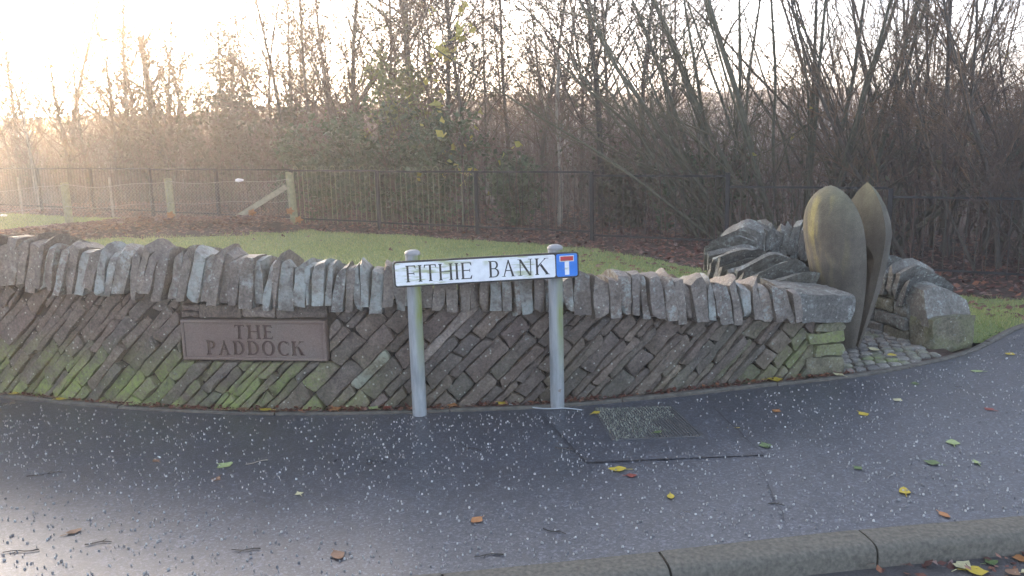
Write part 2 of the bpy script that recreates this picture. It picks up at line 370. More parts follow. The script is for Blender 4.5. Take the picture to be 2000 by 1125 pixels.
# carved sculpture stone
m, nt, b = mat('sculpture_stone', rough=0.8, spec=0.35); N = NT(nt)
vm = N.n.new('ShaderNodeMapping'); vm.inputs['Scale'].default_value = (1, 1, 0.16); N.l.new(N.pos(), vm.inputs['Vector'])
s1 = N.noise(13, 4, vec=vm.outputs[0]); s2 = N.noise(3.0, 3, vec=vm.outputs[0]); fine = N.noise(220, 3)
c = N.ramp(N.noise(2.6, 4), [(0.3, (0.090, 0.080, 0.063)), (0.7, (0.132, 0.116, 0.094))])
nn = N.sep(N.geo().outputs['Normal'])
lf = N.math('MULTIPLY', N.ramp(s1, [(0.48, 0.0), (0.64, 1.0)]), N.math('MULTIPLY', N.maprange(nn[0], -0.3, -0.85), N.maprange(N.sep(N.pos())[0], 2.14, 2.06)))
lf = N.math('MULTIPLY', lf, N.maprange(N.sep(N.pos())[2], 0.35, 0.75))
c = N.mix(N.math('MULTIPLY', lf, 0.75), c, (0.30, 0.25, 0.085))
tf = N.math('MULTIPLY', N.maprange(N.sep(N.pos())[2], 0.72, 1.02), N.ramp(s2, [(0.4, 0.2), (0.6, 1.0)]))
c = N.mix(N.math('MULTIPLY', tf, 0.45), c, (0.15, 0.15, 0.075))
c = N.mix(0.8, c, N.ramp(fine, [(0.3, 0.7), (0.7, 1.3)]), 'MULTIPLY')
c = N.mix(0.8, c, N.ramp(N.noise(9, 6, rough=0.7), [(0.3, 0.6), (0.7, 1.3)]), 'MULTIPLY')
c = N.mix(0.55, c, N.ramp(s1, [(0.3, 0.65), (0.65, 1.15)]), 'MULTIPLY')
pit = N.noise(45, 5, rough=0.7)
N.to(c, b.inputs['Base Color']); N.to(N.bump(N.math('ADD', fine, N.math('MULTIPLY', pit, 1.5)), 0.5, 0.006), b.inputs['Normal']); M['sculpture'] = m
M['cover'] = simple('cast_iron_cover', (0.085, 0.085, 0.085), 0.6, 0.3, 50, 0.3, 0.003)
M['moss'] = simple('moss_tuft', (0.16, 0.18, 0.11), 0.95, 0.4, 60, 0.6, 0.01, cols=[(0.10, 0.105, 0.085), (0.17, 0.18, 0.145), (0.28, 0.29, 0.25)], island=True)

# ------------------------------------------------------------------ the setting: ground sheet, pavement, road
def grid_sheet(name, x0, x1, y0, y1, nx, ny, zf, mt, keep=None):
    xs = np.linspace(x0, x1, nx + 1); ys = np.linspace(y0, y1, ny + 1)
    X, Y = np.meshgrid(xs, ys); Z = zf(X, Y)
    V = np.stack([X.ravel(), Y.ravel(), Z.ravel()], 1)
    I = np.arange((nx + 1) * (ny + 1)).reshape(ny + 1, nx + 1)
    Q = np.stack([I[:-1, :-1], I[:-1, 1:], I[1:, 1:], I[1:, :-1]], -1).reshape(-1, 4)
    if keep is not None:
        cx = V[Q, 0].mean(1); cy = V[Q, 1].mean(1); Q = Q[keep(cx, cy)]
        used = np.unique(Q); mp = -np.ones(len(V), int); mp[used] = np.arange(len(used)); V = V[used]; Q = mp[Q]
    return npmesh(name, V, Q, mt, smooth=True)

WALL = Path([(-5.9, 6.15), (-5.0, 5.55), (-4.2, 5.13), (-3.5, 4.86), (-2.945, 4.68), (-2.414, 4.50), (-1.939, 4.375), (-1.356, 4.27), (-0.813, 4.235), (-0.283, 4.245), (0.255, 4.295), (0.819, 4.41), (1.423, 4.575), (1.90, 4.69)])
EDGE = Path([(-8.0, 7.6), (-5.9, 6.05), (-5.0, 5.45), (-4.2, 5.03), (-3.5, 4.78), (-2.915, 4.60), (-2.40, 4.43), (-1.93, 4.30), (-1.339, 4.19), (-0.82, 4.155), (-0.28, 4.16), (0.249, 4.195), (0.82, 4.31), (1.40, 4.46), (1.824, 4.56), (2.25, 4.72), (2.854, 5.06), (3.555, 5.68), (4.3, 6.15), (5.6, 6.6), (8.0, 6.9), (12.0, 7.0)])
KERB = Path([(-9.0, 1.1), (-6.0, 1.62), (-3.0, 2.14), (-1.5, 2.36), (-0.24, 2.53), (0.48, 2.64), (1.18, 2.755), (1.83, 2.835), (3.0, 2.98), (5.0, 3.25), (9.0, 3.9), (14.0, 4.6)])  # back edge of kerb
KW = 0.125

def far_ground(X, Y):
    return ground(X, Y) - 0.02 - 0.05 * smoothstep(-0.5, 0.3, np.interp(X, EDGE.p[:, 0], EDGE.p[:, 1]) - Y) - 0.20 * smoothstep(0.5, -0.6, Y - np.interp(X, KERB.p[:, 0], KERB.p[:, 1]))
g1_ = grid_sheet('ground', -40, 40, -30, 60, 160, 180, far_ground, M['soil']); tag(g1_, kind='structure')
# outer ground as a ring to the horizon, joined below the near sheet's rim
ring = []; fr = []
for i, (rx0, rx1, ry0, ry1, z) in enumerate([(-40, 40, -30, 60, -0.10), (-150, 150, -150, 150, -0.6)]):
    ring += [(rx0, ry0, z), (rx1, ry0, z), (rx1, ry1, z), (rx0, ry1, z)]
for k in range(4): fr.append((k, (k + 1) % 4, 4 + (k + 1) % 4, 4 + k))
o = pymesh('terrain', ring, fr, M['soil']); tag(o, kind='structure')

def strip(name, pathA, pathB, zf, mt, n=160, xs=None):
    """sheet between two paths given as y(x)"""
    xs = np.linspace(*xs, n)
    V = []; Fq = []
    for x in xs:
        ya = np.interp(x, pathA.p[:, 0], pathA.p[:, 1]); yb = np.interp(x, pathB.p[:, 0], pathB.p[:, 1])
        for k in range(7):
            y = ya + (yb - ya) * k / 6; V.append((x, y, zf(x, y)))
    for i in range(n - 1):
        for k in range(6): a = i * 7 + k; Fq.append((a, a + 7, a + 8, a + 1))
    return pymesh(name, V, Fq, mt, smooth=True)
pav = strip('pavement', KERB, EDGE, lambda x, y: 0.0, M['asphalt'], xs=(-8.0, 12.0)); tag(pav, kind='structure')
V = []; Fq = []
for i, x in enumerate(np.linspace(-9, 14, 60)):
    yk = np.interp(x, KERB.p[:, 0], KERB.p[:, 1]) - KW + 0.02
    V += [(x, yk, -0.075), (x, -25, -0.075)]
    if i: Fq.append((2 * i - 2, 2 * i - 1, 2 * i + 1, 2 * i))
o = pymesh('road', V, Fq, M['road']); tag(o, kind='structure')

# kerb stones, rounded front edge, laid end to end
def sweep(path, s0, s1, prof, n=10, cap=True):
    V = []; Fc = []
    for s in np.linspace(s0, s1, n):
        p, t, nn = path.frame(s)
        for (d, z) in prof: V.append((p[0] + nn[0] * d, p[1] + nn[1] * d, z))
    k = len(prof)
    for i in range(n - 1):
        for j in range(k): a = i * k + j; b2 = i * k + (j + 1) % k; Fc.append((a, b2, b2 + k, a + k))
    if cap: Fc.append(tuple(range(k))[::-1]); Fc.append(tuple(range((n - 1) * k, n * k)))
    return V, Fc
kerb = empty('kerb', (0.5, 2.6, 0)); tag(kerb, kind='structure')
joints = [KERB.s_at_x(x) for x in (-4.9, -3.35, -1.78, -0.25, 0.475, 1.20, 2.02, 2.85, 3.7, 4.6, 5.5)]
prof = [(0.0, -0.3), (0.0, 0.004), (0.05, 0.006), (KW - 0.030, 0.003), (KW - 0.013, -0.003), (KW - 0.004, -0.013), (KW, -0.028), (KW + 0.006, -0.3)]
for a, b2 in zip(joints[:-1], joints[1:]):
    V, Fc = sweep(KERB, a + 0.004, b2 - 0.004, prof, 12)
    dz = rnd.uniform(-0.003, 0.002); V = [(x, y, z + dz) for x, y, z in V]
    pymesh('kerb_stone', V, Fc, M['kerb'], kerb, smooth=True, sharp=35)
# thin concrete edging between pavement and wall foot
edg = empty('pavement_edging', (0, 4.2, 0)); tag(edg, kind='structure')
s = EDGE.s_at_x(-5.5)
while s < EDGE.s_at_x(5.5):
    L = 0.915
    V, Fc = sweep(EDGE, s, s + L - 0.006, [(-0.045, -0.1), (-0.045, 0.010), (-0.038, 0.014), (-0.012, 0.014), (-0.004, 0.008), (-0.004, -0.1)], 10)
    dz = rnd.uniform(-0.004, 0.004); V = [(x, y, z + dz) for x, y, z in V]
    pymesh('edging_strip', V, Fc, M['edging'], edg, smooth=True, sharp=35); s += L

# relaid patch of asphalt round the cover, with tarred joints
patch = [(0.139, 4.06), (0.302, 3.432), (1.077, 3.47), (1.017, 4.13)]
o = pymesh('asphalt_patch', [(x, y, 0.004) for x, y in patch], [(0, 1, 2, 3)], M['asphalt_patch']); tag(o, kind='structure')
def tar(a, b2, w=0.012, z=0.007):
    a = np.array(a); b2 = np.array(b2); n_ = 14; V = []; Fc = []
    d = (b2 - a) / np.linalg.norm(b2 - a); nn = np.array((-d[1], d[0]))
    for i in range(n_):
        p = a + (b2 - a) * i / (n_ - 1) + nn * rnd.uniform(-0.005, 0.005); ww = w * rnd.choice((0.05, 0.2, 0.35, 0.5))
        V += [(*(p + nn * ww), z), (*(p - nn * ww), z)]
        if i: Fc.append((2 * i - 2, 2 * i - 1, 2 * i + 1, 2 * i))
    return V, Fc
V = []; Fc = []
for i, (a, b2) in enumerate([(patch[0], patch[1]), (patch[1], (0.68, 3.450)), (patch[2], patch[3]), ((1.04, 3.50), (0.955, 2.72)), ((2.6, 3.6), (3.6, 3.55))]):
    v, f_ = tar(a, b2, 0.007 if i < 3 else 0.005, 0.0065 + 0.0004 * i); k = len(V); V += v; Fc += [tuple(q + k for q in f) for f in f_]
o = pymesh('pavement_joint', V, Fc, M['tar']); tag(o, kind='structure')

# ------------------------------------------------------------------ white chippings rolled into the asphalt (uncountable)
def edge_y(x): return np.interp(x, EDGE.p[:, 0], EDGE.p[:, 1])
def kerb_y(x): return np.interp(x, KERB.p[:, 0], KERB.p[:, 1])
rs = np.random.RandomState(3)
n = 36000
cx = rs.uniform(-4.2, 5.0, n); cy = rs.uniform(2.0, 7.0, n)
dens = 0.22 + 0.9 * vnoise(cx, cy, 1.4, 1) * (0.4 + vnoise(cx, cy, 5.0, 4))
ok = (cy < edge_y(cx) - 0.05) & (cy > kerb_y(cx) + 0.015) & (rs.rand(n) < dens) & ~((cx > 0.38) & (cx < 0.9) & (cy > 3.66) & (cy < 4.2))
cx, cy = cx[ok], cy[ok]; n = len(cx)
K = 5; ang = np.linspace(0, 2 * np.pi, K, endpoint=False)[None, :] + rs.uniform(0, 6, (n, 1)) + rs.uniform(-0.4, 0.4, (n, K))
rad = (0.0012 + 0.0036 * rs.rand(n, 1) ** 1.9) * rs.uniform(0.7, 1.2, (n, K))
px = cx[:, None] + np.cos(ang) * rad; py = cy[:, None] + np.sin(ang) * rad
zt = rs.uniform(0.0062, 0.0072, (n, 1)) + rs.uniform(-0.0006, 0.0006, (n, K))
zt = zt + np.where((cx > 0.17) & (cx < 1.07) & (cy > 3.44) & (cy < 4.1), 0.0035, 0.0)[:, None]
top = np.stack([px, py, zt], -1); bot = np.stack([cx[:, None] + np.cos(ang) * rad * 1.15, cy[:, None] + np.sin(ang) * rad * 1.15, np.full((n, K), 0.0005)], -1)
cen = np.stack([cx, cy, zt.mean(1) + 0.0006], -1)[:, None, :]
V = np.concatenate([top, bot, cen], 1).reshape(-1, 3); st_ = 2 * K + 1
base_i = (np.arange(n) * st_)[:, None]
tris = []
for k in range(K):
    k2 = (k + 1) % K
    tris += [np.hstack([base_i + k, base_i + k2, base_i + 2 * K]), np.hstack([base_i + K + k, base_i + K + k2, base_i + k2]), np.hstack([base_i + K + k, base_i + k2, base_i + k])]
o = npmesh('chippings', V, np.vstack(tris), M['chip']); tag(o, 'pale stone chippings scattered through the dark pavement', 'chippings', kind='stuff')

# ------------------------------------------------------------------ rocks
def rock(name, w, d, h, seed, mt, parent, place, n=(5, 9, 9), rough=0.012, cuts=5, chamfer=0.25, taper=0.1, fall=0.0, crest=0.3):
    """slab: a across (w), b deep (d, 0 is the front), c high (h). place(a,b,c)->world"""
    r = random.Random(seed); bm = bmesh.new()
    nx, ny, nz = n
    idx = {}
    def vert(i, j, k):
        if (i, j, k) not in idx:
            idx[(i, j, k)] = bm.verts.new((i / nx - 0.5, j / ny, k / nz))
        return idx[(i, j, k)]
    for i in range(nx):
        for j in range(ny):
            for k in (0, nz):
                bm.faces.new((vert(i, j, k), vert(i + 1, j, k), vert(i + 1, j + 1, k), vert(i, j + 1, k)))
    for i in range(nx):
        for k in range(nz):
            for j in (0, ny):
                bm.faces.new((vert(i, j, k), vert(i + 1, j, k), vert(i + 1, j, k + 1), vert(i, j, k + 1)))
    for j in range(ny):
        for k in range(nz):
            for i in (0, nx):
                bm.faces.new((vert(i, j, k), vert(i, j + 1, k), vert(i, j + 1, k + 1), vert(i, j, k + 1)))
    tx = r.uniform(-taper, taper); ty = r.uniform(-taper, taper); off = Vector((r.uniform(-50, 50), r.uniform(-50, 50), 0))
    planes = []
    for q in range(cuts):
        sx = r.choice((-1, 1))
        kind = r.random()
        if kind < 0.45: nrm = Vector((sx * r.uniform(0.1, 0.8), -r.uniform(0.2, 0.8), r.uniform(0.3, 1.0)))     # top front corners
        elif kind < 0.7: nrm = Vector((sx * r.uniform(0.4, 1.0), -r.uniform(0.5, 1.0), r.uniform(-0.25, 0.35)))  # front arrises
        elif kind < 0.85: nrm = Vector((sx * r.uniform(0.2, 0.8), -r.uniform(0.2, 0.8), -r.uniform(0.3, 1.0)))
        else: nrm = Vector((sx * r.uniform(0.3, 0.9), r.uniform(0.0, 0.8), r.uniform(0.3, 1.0)))
        nrm.normalize()
        ext = abs(nrm.x) * w / 2 + (max(0, nrm.y) * d) + (max(0, nrm.z) * h)
        ext_full = abs(nrm.x) * w / 2 + abs(nrm.y) * d / 2 + abs(nrm.z) * h / 2
        cen_ = Vector((0, d / 2, h / 2)).dot(nrm)
        planes.append((nrm, cen_ + ext_full - r.uniform(0.006, 0.035) * (0.6 + chamfer * 2)))
    for v in bm.verts:
        a, b2, c_ = v.co
        p = Vector((a * w * (1 + tx * (c_ - 0.5) * 2), b2 * d, c_ * h * (1 + ty * a * 2)))
        p.z -= (chamfer * h * max(0, 1 - b2 / 0.35) ** 1.6 + fall * h * max(0, (b2 - crest) / (1 - crest)) ** 1.15) * c_     # the top falls to the front and, more, to the back
        for nrm, dd in planes:
            e = p.dot(nrm) - dd
            if e > 0: p -= nrm * e
        q = p * 9 + off
        dv = noise.noise_vector(q) * rough + noise.noise_vector(q * 3.1) * rough * 0.45
        p += Vector((dv.x * 0.7, dv.y, dv.z))
        v.co = place(p.x, p.y, p.z)
    return bmobj(name, bm, mt, parent, smooth=True, sharp=28)

wall = empty('stone_wall', (0, 4.4, 0))
tag(wall, 'low dry stone wall of slanting brown stones with upright coping, curving round the alcove', 'wall')

CB = [(-5.9, 0.70), (-4, 0.675), (-2.9, 0.645), (-1.87, 0.62), (-1.31, 0.575), (-0.6, 0.545), (0.0, 0.505), (0.815, 0.415), (1.4, 0.35), (1.9, 0.315)]
CT = [(-5.9, 0.95), (-4, 0.93), (-2.9, 0.905), (-1.87, 0.87), (-1.31, 0.825), (-0.6, 0.765), (0.0, 0.705), (0.815, 0.65), (1.4, 0.565), (1.9, 0.47)]
def cb(x): return float(np.interp(x, [q[0] for q in CB], [q[1] for q in CB]))
def ct(x): return float(np.interp(x, [q[0] for q in CT], [q[1] for q in CT]))
TH = 0.42
# core behind the facing stones
V = []; Fc = []; ss = np.linspace(0, WALL.L, 70)
for i, s in enumerate(ss):
    p, t, nn = WALL.frame(s); zt_ = cb(p[0]) + 0.03
    for d, z in ((-0.045, -0.1), (-0.045, zt_), (-TH, zt_), (-TH, -0.1)): V.append((p[0] + nn[0] * d, p[1] + nn[1] * d, z))
    if i:
        for j in range(4): a = (i - 1) * 4 + j; b2 = (i - 1) * 4 + (j + 1) % 4; Fc.append((a, b2, b2 + 4, a + 4))
Fc += [(0, 1, 2, 3), tuple(len(V) - 4 + q for q in (3, 2, 1, 0))]
pymesh('wall_core', V, Fc, M['core'], wall)

# ---- plaque position
PX = (-1.757, -0.972); PZ = (0.270, 0.486)
S0, S1 = WALL.s_at_x(PX[0]), WALL.s_at_x(PX[1])
# ---- slanting face stones
def clip(poly, nx_, nz_, c_):
    out = []
    for i in range(len(poly)):
        a = poly[i]; b2 = poly[(i + 1) % len(poly)]
        da = a[0] * nx_ + a[1] * nz_ - c_; db = b2[0] * nx_ + b2[1] * nz_ - c_
        if da <= 0: out.append(a)
        if da * db < 0:
            t = da / (da - db); out.append((a[0] + (b2[0] - a[0]) * t, a[1] + (b2[1] - a[1]) * t))
    return out
def area(p): return 0.5 * abs(sum(p[i][0] * p[(i + 1) % len(p)][1] - p[(i + 1) % len(p)][0] * p[i][1] for i in range(len(p)))) if len(p) > 2 else 0
def face_stone(name, poly, seed, mt, parent, path=WALL, proud=0.0, gap=0.004, bulge=0.003):
    r = random.Random(seed)
    # shrink towards the centroid for the joint, break up the edges
    cx_ = sum(p[0] for p in poly) / len(poly); cz_ = sum(p[1] for p in poly) / len(poly)
    ring = []
    n_ = len(poly)
    for i in range(n_):
        a = np.array(poly[i]); b2 = np.array(poly[(i + 1) % n_]); L = np.linalg.norm(b2 - a)
        if L < 0.012: ring.append(a); continue
        k = max(1, int(L / 0.045)); cut = min(0.009 * r.uniform(0.3, 1.6), L * 0.3)
        d = (b2 - a) / L
        ts = [cut] + [L * q / k for q in range(1, k)] + [L - cut]
        for t in ts:
            if cut <= t <= L - cut + 1e-6: ring.append(a + d * t + np.array((r.uniform(-1, 1), r.uniform(-1, 1))) * 0.003)
    ring = np.array(ring)
    c_ = np.array((cx_, cz_)); v = ring - c_; ln = np.linalg.norm(v, axis=1, keepdims=True)
    ring = c_ + v * np.clip((ln - gap) / ln, 0.5, 1)
    tilt = (r.uniform(-0.10, 0.10), r.uniform(-0.10, 0.10)); pr = proud + r.uniform(-0.014, 0.014)
    m_ = len(ring); V = []; Fc = []
    def P(q, dd):
        p, t, nn = path.frame(float(np.clip(q[0], 0, path.L)))
        ex = q[0] - np.clip(q[0], 0, path.L)
        dd -= 0.05 * max(q[1], 0)                 # slight batter
        return (p[0] + t[0] * ex + nn[0] * dd, p[1] + t[1] * ex + nn[1] * dd, q[1])
    for k, (shr, dd) in enumerate(((0.0, -0.09), (0.0, -0.010), (0.0018, -0.003), (0.006, 0.0))):
        for q in ring:
            vv = q - c_; l_ = np.linalg.norm(vv); qq = c_ + vv * max(0.3, (l_ - shr) / max(l_, 1e-6))
            e = dd + (pr + tilt[0] * (q[0] - c_[0]) + tilt[1] * (q[1] - c_[1]) + (r.uniform(-0.003, 0.003) if k else 0) if k else 0)
            V.append(P(qq, e))
    for q in ring:
        qq = c_ + (q - c_) * 0.5
        V.append(P(qq, pr + bulge * r.uniform(0.2, 1) + 0.5 * (tilt[0] * (q[0] - c_[0]) + tilt[1] * (q[1] - c_[1])) + r.uniform(-0.003, 0.003)))
    V.append(P(c_, pr + bulge * r.uniform(0.3, 1.0)))
    for k in range(4):
        for i in range(m_): a = k * m_ + i; b2 = k * m_ + (i + 1) % m_; Fc.append((a, b2, b2 + m_, a + m_))
    for i in range(m_): Fc.append((4 * m_ + i, 4 * m_ + (i + 1) % m_, 5 * m_))
    me = bpy.data.meshes.new(name); me.from_pydata(V, [], Fc)
    bm = bmesh.new(); bm.from_mesh(me); bmesh.ops.recalc_face_normals(bm, faces=bm.faces[:]); bm.to_mesh(me); bm.free()
    setup_mesh(me, True, 40)
    return link(name, me, mt, parent), (cx_, cz_)

rw = random.Random(21)
s_lo, s_hi = WALL.s_at_x(-5.3), WALL.L - 0.10
th = R(44); U = (math.cos(th), math.sin(th)); Vv = (-math.sin(th), math.cos(th))
polys = []
v_ = -s_hi * math.sin(th) - 0.05
v_end = -s_lo * math.sin(th) + 0.8 * math.cos(th)
while v_ < v_end:
    t_ = rw.choice((0.032, 0.038, 0.044, 0.05, 0.056, 0.064, 0.074, 0.095))
    # u range covered by the wall for this strip
    vm_ = v_ + t_ / 2
    ua = (0 - vm_ * math.cos(th)) / math.sin(th); ub = (0.75 - vm_ * math.cos(th)) / math.sin(th)
    u_ = ua - rw.uniform(0.02, 0.25)
    while u_ < ub:
        L = rw.uniform(0.13, 0.48) if t_ < 0.07 else rw.uniform(0.12, 0.30)
        ja, jb = rw.uniform(-0.014, 0.014), rw.uniform(-0.014, 0.014)
        quad = [(u_ + ja, v_), (u_ + L + jb, v_), (u_ + L - jb, v_ + t_), (u_ - ja, v_ + t_)]
        poly = [(q[0] * U[0] + q[1] * Vv[0], q[0] * U[1] + q[1] * Vv[1]) for q in quad]
        sm = sum(p[0] for p in poly) / 4
        if s_lo < sm < s_hi + 0.2:
            topz = cb(WALL.at(float(np.clip(sm, 0, WALL.L)))[0]) + 0.012
            poly = clip(poly, 0, -1, 0.02); poly = clip(poly, 0, 1, topz) if len(poly) > 2 else poly
            if len(poly) > 2: poly = clip(poly, 1, 0, s_hi - 0.05 + 0.03 * math.sin(sum(p[1] for p in poly) * 40))
            # keep clear of the plaque and of the flat stones above it
            if len(poly) > 2:
                bx0, bx1, bz0, bz1 = S0 - 0.012, S1 + 0.012, PZ[0] - 0.012, PZ[1] + 0.085
                inside = clip(clip(clip(clip(poly, 1, 0, bx1), -1, 0, -bx0) or [], 0, 1, bz1) or [], 0, -1, -bz0) if len(poly) > 2 else []
                if area(inside) > 1e-5:
                    opts = [clip(poly, 1, 0, bx0), clip(poly, -1, 0, -bx1), clip(poly, 0, 1, bz0), clip(poly, 0, -1, -bz1)]
                    poly = max(opts, key=area)
            if len(poly) > 2 and area(poly) > 0.0014: polys.append(poly)
        u_ += L
    v_ += t_
pale_at = (WALL.s_at_x(-0.40), 0.385); lich_at = (WALL.s_at_x(-0.77), 0.20)
cents = [(sum(p[0] for p in q) / len(q), sum(p[1] for p in q) / len(q)) for q in polys]
ip = min(range(len(polys)), key=lambda i: math.dist(cents[i], pale_at)); il = min((i for i in range(len(polys)) if i != ip), key=lambda i: math.dist(cents[i], lich_at))
polys_show = sorted(range(len(polys)), key=lambda i: -area(polys[i]))
print('face stones', len(polys))
far_part = []; s_cut = WALL.s_at_x(-3.3)
for i, q in enumerate(polys):
    mt_ = M['face_pale'] if i == ip else M['face_lichen'] if i == il else M['face']
    o, _ = face_stone('stone', q, 1000 + i, mt_, wall)
    if cents[i][0] < s_cut: far_part.append(o); continue      # beyond the picture's edge
    if i == ip: o['label'] = 'pale grey slanting stone'
    if i == il: o['label'] = 'stone spotted with pale lichen'
V = []; Fc = []
for o in far_part:
    k = len(V); V += [tuple(v.co) for v in o.data.vertices]; Fc += [tuple(q + k for q in p.vertices) for p in o.data.polygons]
    me = o.data; bpy.data.objects.remove(o); bpy.data.meshes.remove(me)
o = pymesh('stone_facing', V, Fc, M['face'], wall, smooth=True, sharp=40); o['kind'] = 'stuff'
# flat stones over the plaque
xs_ = [S0 - 0.01, S0 + 0.10, S0 + 0.335, S0 + 0.53, S1 + 0.01]
for i in range(4):
    if i == 0:
        for za, zb in ((PZ[1] + 0.006, PZ[1] + 0.04), (PZ[1] + 0.04, PZ[1] + 0.078)):
            face_stone('stone', [(xs_[0], za), (xs_[1], za), (xs_[1], zb), (xs_[0], zb)], 90 + int(za * 1000), M['face'], wall, proud=0.004)
    else:
        face_stone('stone', [(xs_[i], PZ[1] + 0.008), (xs_[i + 1], PZ[1] + 0.008), (xs_[i + 1], PZ[1] + 0.078), (xs_[i], PZ[1] + 0.078)], 70 + i, M['face_pale'] if i == 2 else M['face'], wall, proud=0.006)

# ---- the plaque: a sandstone slab with a raised rim and cut letters
def arc_ring(cx, cy, rxo, ryo, rxi, ryi, a0, a1, n=14, cxi=None):
    cxi = cx if cxi is None else cxi
    out = [(cx + rxo * math.cos(a), cy + ryo * math.sin(a)) for a in np.linspace(a0, a1, n)]
    inn = [(cxi + rxi * math.cos(a), cy + ryi * math.sin(a)) for a in np.linspace(a1, a0, n)]
    return out + inn
def rect(x0, y0, x1, y1): return [(x0, y0), (x1, y0), (x1, y1), (x0, y1)]
def glyph(ch, T, t, sf, hs):
    """serif capital in a unit-high box: list of simple polygons, advance width. T thick stem, t thin stroke, sf serif overhang, hs serif height"""
    P = []
    def stem(x, w=T, top=True, bot=True):
        P.append(rect(x, 0, x + w, 1))
        if bot: P.append([(x - sf, 0), (x + w + sf, 0), (x + w + sf, hs), (x + w, hs * 2.2), (x, hs * 2.2), (x - sf, hs)])
        if top: P.append([(x - sf, 1), (x - sf, 1 - hs), (x, 1 - hs * 2.2), (x + w, 1 - hs * 2.2), (x + w + sf, 1 - hs), (x + w + sf, 1)])
    if ch == 'I': stem(sf); W = T + 2 * sf
    elif ch == 'H':
        stem(sf); stem(0.62); P.append(rect(sf + T / 2, 0.49, 0.62 + T / 2, 0.49 + t)); W = 0.62 + T + sf
    elif ch == 'T':
        W = 0.68; x = (W - T) / 2; stem(x, top=False)
        P.append(rect(0.02, 1 - t, W - 0.02, 1)); P.append([(0.02, 1), (0, 0.80), (0.035, 0.80), (0.09, 1 - t)]); P.append([(W - 0.02, 1), (W, 0.80), (W - 0.035, 0.80), (W - 0.09, 1 - t)])
    elif ch in 'FE':
        stem(sf, top=True); W = 0.56 if ch == 'F' else 0.60
        P.append(rect(sf, 1 - t, W - 0.03, 1)); P.append([(W - 0.03, 1), (W, 0.80), (W - 0.035, 0.80), (W - 0.10, 1 - t)])
        P.append(rect(sf + T / 2, 0.49, W - 0.10, 0.49 + t)); P.append(rect(W - 0.125, 0.42, W - 0.09, 0.60))
        if ch == 'E': P.append(rect(sf, 0, W - 0.02, t)); P.append([(W - 0.02, 0), (W + 0.02, 0.22), (W - 0.015, 0.22), (W - 0.10, t)])
    elif ch in 'BP':
        stem(sf, bot=True); c0 = 0.30; e = T * 0.9
        def bowl(y0, y1, w):
            yc = (y0 + y1) / 2; ry = (y1 - y0) / 2
            P.append(arc_ring(c0, yc, w, ry, w - e, ry - t, -math.pi / 2, math.pi / 2)); P.append(rect(sf + T / 2, y1 - t, c0, y1)); P.append(rect(sf + T / 2, y0, c0, y0 + t))
        if ch == 'B': bowl(0.50, 1.0, 0.23); bowl(0.0, 0.50 + t, 0.28); W = 0.60
        else: bowl(0.44, 1.0, 0.27); W = 0.58
    elif ch == 'D':
        stem(sf); c0 = 0.28; P.append(arc_ring(c0, 0.5, 0.44, 0.5, 0.44 - T, 0.5 - t, -math.pi / 2, math.pi / 2, 20)); P.append(rect(sf + T / 2, 1 - t, c0, 1)); P.append(rect(sf + T / 2, 0, c0, t)); W = 0.74
    elif ch == 'O':
        P.append(arc_ring(0.41, 0.5, 0.41, 0.52, 0.41 - T, 0.52 - t, 0, math.pi, 20)); P.append(arc_ring(0.41, 0.5, 0.41, 0.52, 0.41 - T, 0.52 - t, math.pi, 2 * math.pi, 20)); W = 0.82
    elif ch == 'C':
        P.append(arc_ring(0.41, 0.5, 0.41, 0.52, 0.41 - T, 0.52 - t, R(48), R(312), 30)); W = 0.72
        P.append(rect(0.655, 0.70, 0.69, 0.96)); P.append(rect(0.655, 0.04, 0.69, 0.20))
    elif ch == 'A':
        W = 0.78; P.append([(0.09, 0), (0.09 + t * 1.1, 0), (0.40 + t * 0.6, 1.0), (0.36, 1.0)]); P.append([(0.70 - T * 1.1, 0), (0.70, 0), (0.41, 1.02), (0.345, 1.0)])
        P.append(rect(0.20, 0.34, 0.56, 0.34 + t)); P.append(rect(0.0, 0, 0.22, hs)); P.append(rect(0.70 - T * 1.1 - sf, 0, 0.70 + sf, hs))
    elif ch == 'N':
        W = 0.86; P.append(rect(0.12, 0, 0.12 + t, 1)); P.append(rect(0.70, 0, 0.70 + t, 1)); P.append([(0.06, 1), (0.06 + T * 1.25, 1), (0.70 + t, 0), (0.70 + t - T * 1.1, 0)])
        P.append(rect(0.02, 0, 0.25, hs)); P.append(rect(0.60, 1 - hs, 0.84, 1)); P.append(rect(0.0, 1 - hs, 0.12, 1))
    elif ch == 'K':
        stem(sf); x = sf + T; W = 0.80
        P.append([(x - 0.01, 0.42), (x + 0.01, 0.52 + t), (0.62 + t * 0.6, 1), (0.62 - t * 0.9, 1)]); P.append([(x + 0.10, 0.58), (x + 0.20, 0.66), (0.78, 0), (0.78 - T * 1.4, 0)])
        P.append(rect(0.50, 1 - hs, 0.76, 1)); P.append(rect(0.56, 0, 0.82, hs))
    else: W = 0.5
    return P, W
def text_polys(txt, hgt, T, t, sf, hs, track, space=0.55, xs=1.0):
    out = []; x = 0.0
    for ch in txt:
        if ch == ' ': x += space; continue
        P, W = glyph(ch, T, t, sf, hs)
        out += [[((x + a * xs) * hgt, b2 * hgt) for a, b2 in p] for p in P]; x += W * xs + track
    return out, (x - track) * hgt
def inside(pt, poly):
    x, y = pt; c_ = False; j = len(poly) - 1
    for i in range(len(poly)):
        xi, yi = poly[i]; xj, yj = poly[j]
        if (yi > y) != (yj > y) and x < (xj - xi) * (y - yi) / (yj - yi) + xi: c_ = not c_
        j = i
    return c_
PA = np.array(WALL.at(S0)); PB = np.array(WALL.at(S1))
